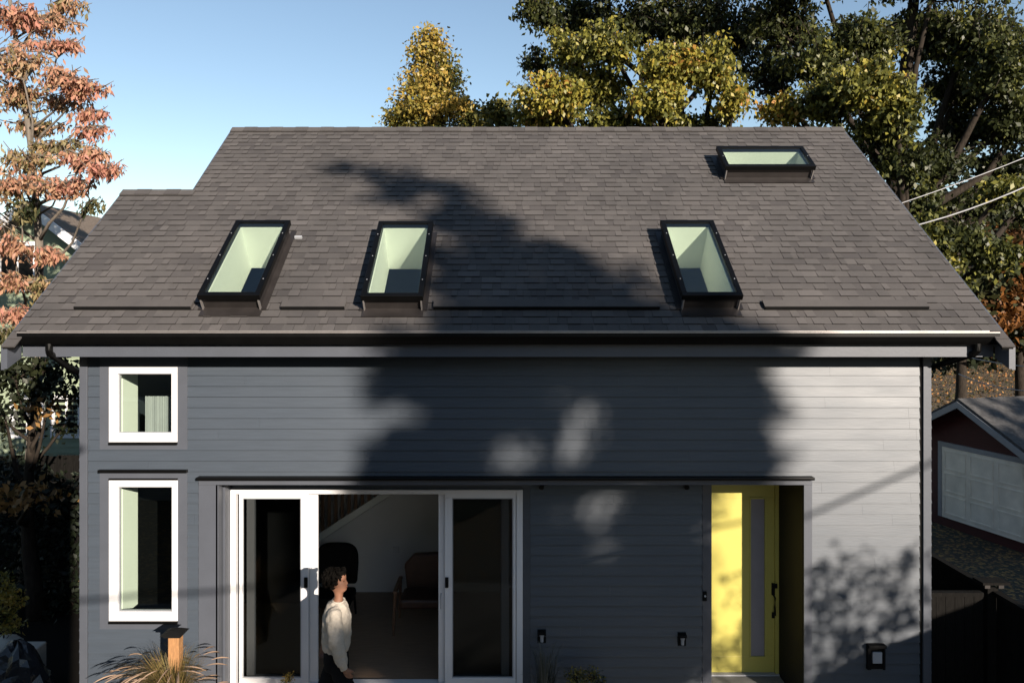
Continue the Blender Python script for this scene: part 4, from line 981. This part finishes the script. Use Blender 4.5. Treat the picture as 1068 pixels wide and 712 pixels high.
# post with a black solar cap
c = at(183, 656, 7.9)
r = empty('lamp_post', (c.x, 7.9, 0), 'short cedar post with a black lamp cap among ornamental grass', 'post lamp')
MB().box(c.x - .055, c.x + .055, 7.85, 7.96, 0, c.z - .06).build('post', M['post'], r, .004)
m = MB().box(c.x - .095, c.x + .075, 7.83, 7.98, c.z - .06, c.z - .035)
m.add([(c.x - .12, 7.80, c.z - .034), (c.x + .10, 7.80, c.z - .034), (c.x + .10, 8.01, c.z - .034), (c.x - .12, 8.01, c.z - .034), (c.x - .05, 7.86, c.z), (c.x + .04, 7.86, c.z), (c.x + .04, 7.95, c.z), (c.x - .05, 7.95, c.z)],
      [(0, 1, 2, 3), (4, 5, 6, 7), (0, 1, 5, 4), (1, 2, 6, 5), (2, 3, 7, 6), (3, 0, 4, 7)])
m.build('cap', M['blackmatt'], r)
# ornamental grass: arching blades and plumes
def grass(cx, cy, z0, n, hgt, spread, label, stops, plumes=0, name='ornamental_grass', seed=1, w=.006, lean=0):
    rr = random.Random(seed); r = empty(name, (cx, cy, z0), label, 'grass' if plumes else 'plant')
    m = MB(); mp = MB()
    for k in range(n):
        t = rr.uniform(0, 2 * math.pi); d = Vector((math.cos(t), math.sin(t), 0)); H = hgt * rr.uniform(.6, 1.1); S_ = spread * rr.uniform(.3, 1.1)
        b = Vector((cx, cy, z0)) + d * rr.uniform(0, .08); side = d.cross(Vector((0, 0, 1)))
        pts = []
        for s in range(6):
            f_ = s / 5; pts.append(b + d * S_ * f_ ** 1.6 + Vector((lean * f_ * f_, 0, H * (f_ * 1.55 - .75 * f_ ** 2.4))))
        vs = []
        for s, p in enumerate(pts):
            ww = w * (1 - .85 * s / 5); vs += [p - side * ww, p + side * ww]
        m.add(vs, [(2 * s, 2 * s + 1, 2 * s + 3, 2 * s + 2) for s in range(5)], rr.random())
        if k < plumes:
            e_ = pts[-1]; dd = (pts[-1] - pts[-2]).normalized()
            q_ = [e_ + dd * x_ + Vector((0, 0, -1.6 * x_ * x_)) for x_ in (-.03, .03, .08, .13, .18)]
            mp.tube(q_, [.002, .006, .008, .006, .002], 5, pick=rr.random())
    m.build('blades', ramp_mat(name + '_blades', stops, rough=.6, transl=.25), r, fix=False)
    if plumes: mp.build('plumes', ramp_mat('plumes', [(0, (.12, .08, .055)), (1, (.26, .18, .125))], rough=.9), r, smooth=True, fix=False)
    return r
c = at(180, 712, 7.7)
grass(c.x, 7.7, .1, 1700, 1.16, .44, 'bronze ornamental grass with feathery plumes at the foot of the window', [(0, (.04, .04, .012)), (.4, (.13, .105, .03)), (.7, (.22, .16, .055)), (1, (.20, .115, .06))], plumes=120, seed=3, w=.0032, lean=-.10)
c = at(568, 712, 8.5)
grass(c.x, 8.5, .1, 130, .92, .2, 'wispy lavender plant in shade beneath the left wall light', [(0, (.03, .04, .025)), (1, (.11, .11, .10))], name='lavender_plant', seed=4, w=.006)
for px, lb, sd_ in ((600, 'low green plant in shade right of the lavender', 5), (617, 'small sprouting plant in shade below the dark siding', 6)):
    c = at(px, 705, 8.5)
    shrub('garden_plant', (c.x, 8.5, .1), [(at(px, 706, 8.5), .09, 22, .55), (at(px + 4, 714, 8.5), .12, 26, .5)], lb, yellow_leaf, .035, 8, .03, cat='plant', seed=sd_)
c = at(301, 708, 8.4)
shrub('garden_plant', (c.x, 8.4, .1), [(at(301, 707, 8.4), .05, 18, .9), (at(300, 716, 8.4), .08, 20, .6)], 'small yellow green plant in front of the left door leaf', yellow_leaf, .03, 8, .02, cat='plant', seed=8)

# ------------------------------------------------------------------ right side: fence, gate, garage, cables
fz = 1.36
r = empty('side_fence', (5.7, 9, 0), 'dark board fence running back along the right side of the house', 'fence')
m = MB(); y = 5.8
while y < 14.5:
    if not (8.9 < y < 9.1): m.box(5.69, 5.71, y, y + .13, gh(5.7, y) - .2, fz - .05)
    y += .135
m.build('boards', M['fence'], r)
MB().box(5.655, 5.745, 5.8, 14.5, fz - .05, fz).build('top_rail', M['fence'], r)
r = empty('fence_gate', (5.2, 8.9, 0), 'dark board gate between the house corner and the capped post', 'gate')
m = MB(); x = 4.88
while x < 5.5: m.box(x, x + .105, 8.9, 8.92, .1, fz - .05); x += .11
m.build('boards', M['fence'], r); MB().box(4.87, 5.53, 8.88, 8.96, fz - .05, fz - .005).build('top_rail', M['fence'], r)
r = empty('fence_post', (5.66, 8.98, 0), 'fence post with a flat pale edged cap beside the gate', 'post')
MB().box(5.60, 5.72, 8.92, 9.04, -.1, 1.40).build('post', M['fence'], r)
MB().box(5.52, 5.84, 8.88, 9.08, 1.44, 1.468).build('cap', M['fence'], r)
for sx in (5.58, 5.74): MB().box(sx - .03, sx + .03, 8.89, 8.919, 1.40, 1.438).build('bracket', M['bronzemetal'], r)

# garage: gable front turned towards the left
gd = Vector((-.26, 1, 0)).normalized()              # along the front wall, away from the viewer
gn = Vector((1, .26, 0)).normalized()               # into the building
Yg = 20.0; g0 = at(984, 465, Yg); dtop = g0.z; gbase = at(975, 538, Yg).z
O = Vector((g0.x, g0.y, gbase))                     # far lower corner of the garage door
def gt(a, d, z): v = O - gd * a + gn * d; return (v.x, v.y, z)     # a: towards viewer along the front, d: depth, z
r = empty('garage', O, 'dark red garage with white door and grey gabled roof beyond the fence', 'garage')
dh = dtop - gbase; apex = at(1010, 420, Yg - 1.2).z
peak_a = .9
# find the apex position along the front so that it shows where the ridge end does
best = min(range(-20, 80), key=lambda k: abs((lambda v: 528 + v[0] / v[1] * F)(gt(k * .1, 0, 0)) - 1010)); peak_a = best * .1
hw = 2.3; slope = .52; ze = apex - hw * slope
tf = lambda a, d, z: gt(a, d, z)
MB().prism([(peak_a - hw + .3, gbase - .3), (peak_a + hw - .3, gbase - .3), (peak_a + hw - .3, ze + .1), (peak_a, apex - .06), (peak_a - hw + .3, ze + .1)], .0, 6, 'y', tf=tf).build('wall', M['garagered'], r)
rm = MB()
for s in (-1, 1): rm.prism([(peak_a, apex), (peak_a + s * hw, ze), (peak_a + s * hw, ze + .07), (peak_a, apex + .07)], -.35, 6.3, 'y', tf=tf)
rm.build('roof', M['greyshingle'], r)
for s in (-1, 1): rm = MB(); rm.prism([(peak_a, apex - .005), (peak_a + s * hw, ze - .005), (peak_a + s * hw, ze - .17), (peak_a, apex - .17)], -.38, -.351, 'y', tf=tf); rm.build('barge_board', M['steel'], r)
gdr = MB().box(0, 3.2, -.05, -.001, gbase, dtop, tf=tf); gdr_o = gdr.build('garage_door', M['garagedoor'], r)
m = MB()
for a in (0, .8, 1.6, 2.4):
    for k in range(3):
        za = gbase + .1 + k * (dh - .1) / 3
        for (p, q, e_, f_) in rects(a + .06, a + .74, za, za + (dh - .1) / 3 - .08, [(a + .10, a + .70, za + .04, za + (dh - .1) / 3 - .12)]): m.box(p, q, -.062, -.051, e_, f_, tf=tf)
m.build('panels', M['garagedoor'], gdr_o)
MB().box(-.12, -.001, -.06, -.001, gbase, dtop + .12, tf=tf).box(0, 3.3, -.06, -.001, dtop + .001, dtop + .12, tf=tf).build('door_trim', M['steel'], r)

lc = np.stack([rng.uniform(9, 60, 26000), 24 + 46 * rng.beta(1.1, 1.6, 26000), np.zeros(26000)], 1)
keep = lc[:, 0] / lc[:, 1] > .45; lc = lc[keep]
lc[:, 2] = [gh(a_, b_) + .03 for a_, b_, _ in lc]
anchor = bpy.data.objects.new('tmp', None)
lo = leaves_mesh('leaf_litter', ramp_mat('fallen_leaves', [(0, (.03, .035, .008)), (.4, (.06, .045, .012)), (.7, (.20, .08, .022)), (1, (.32, .17, .05))], rough=.7, transl=.1), anchor, lc, .17, rng.uniform(0, 1, len(lc)), droop=0, aspect=.7)
lo.parent = None; bpy.data.objects.remove(anchor); tag(lo, kind='stuff')
# white and grey cables above the garage
def cable(p, label, rad=.018, mat='cable', sag=.25):
    a, b = p; pts = [a.lerp(b, k / 12) - Vector((0, 0, sag * 4 * (k / 12) * (1 - k / 12))) for k in range(13)]
    tag(MB().tube(pts, rad, 6).build('overhead_cable', M[mat]), label, 'cable', 'cables strung at the right of the house')
cable((Vector((5.3, 13.0, at(968, 252, 13).z)), at(1130, 165, 12)), 'thick pale cable rising from behind the rake to the right edge', .011)
cable((Vector((5.3, 13.2, at(965, 240, 13.2).z)), at(1150, 130, 13)), 'thin pale cable above the thicker one at the right', .007, sag=.1)
cable((at(985, 366, 14), at(1150, 385, 11)), 'thin grey cable below the right end of the eave', .009, sag=.1)
cable((at(1000, 390, 14), at(1150, 400, 11)), 'lowest thin grey cable above the garage roof', .009, sag=.2)
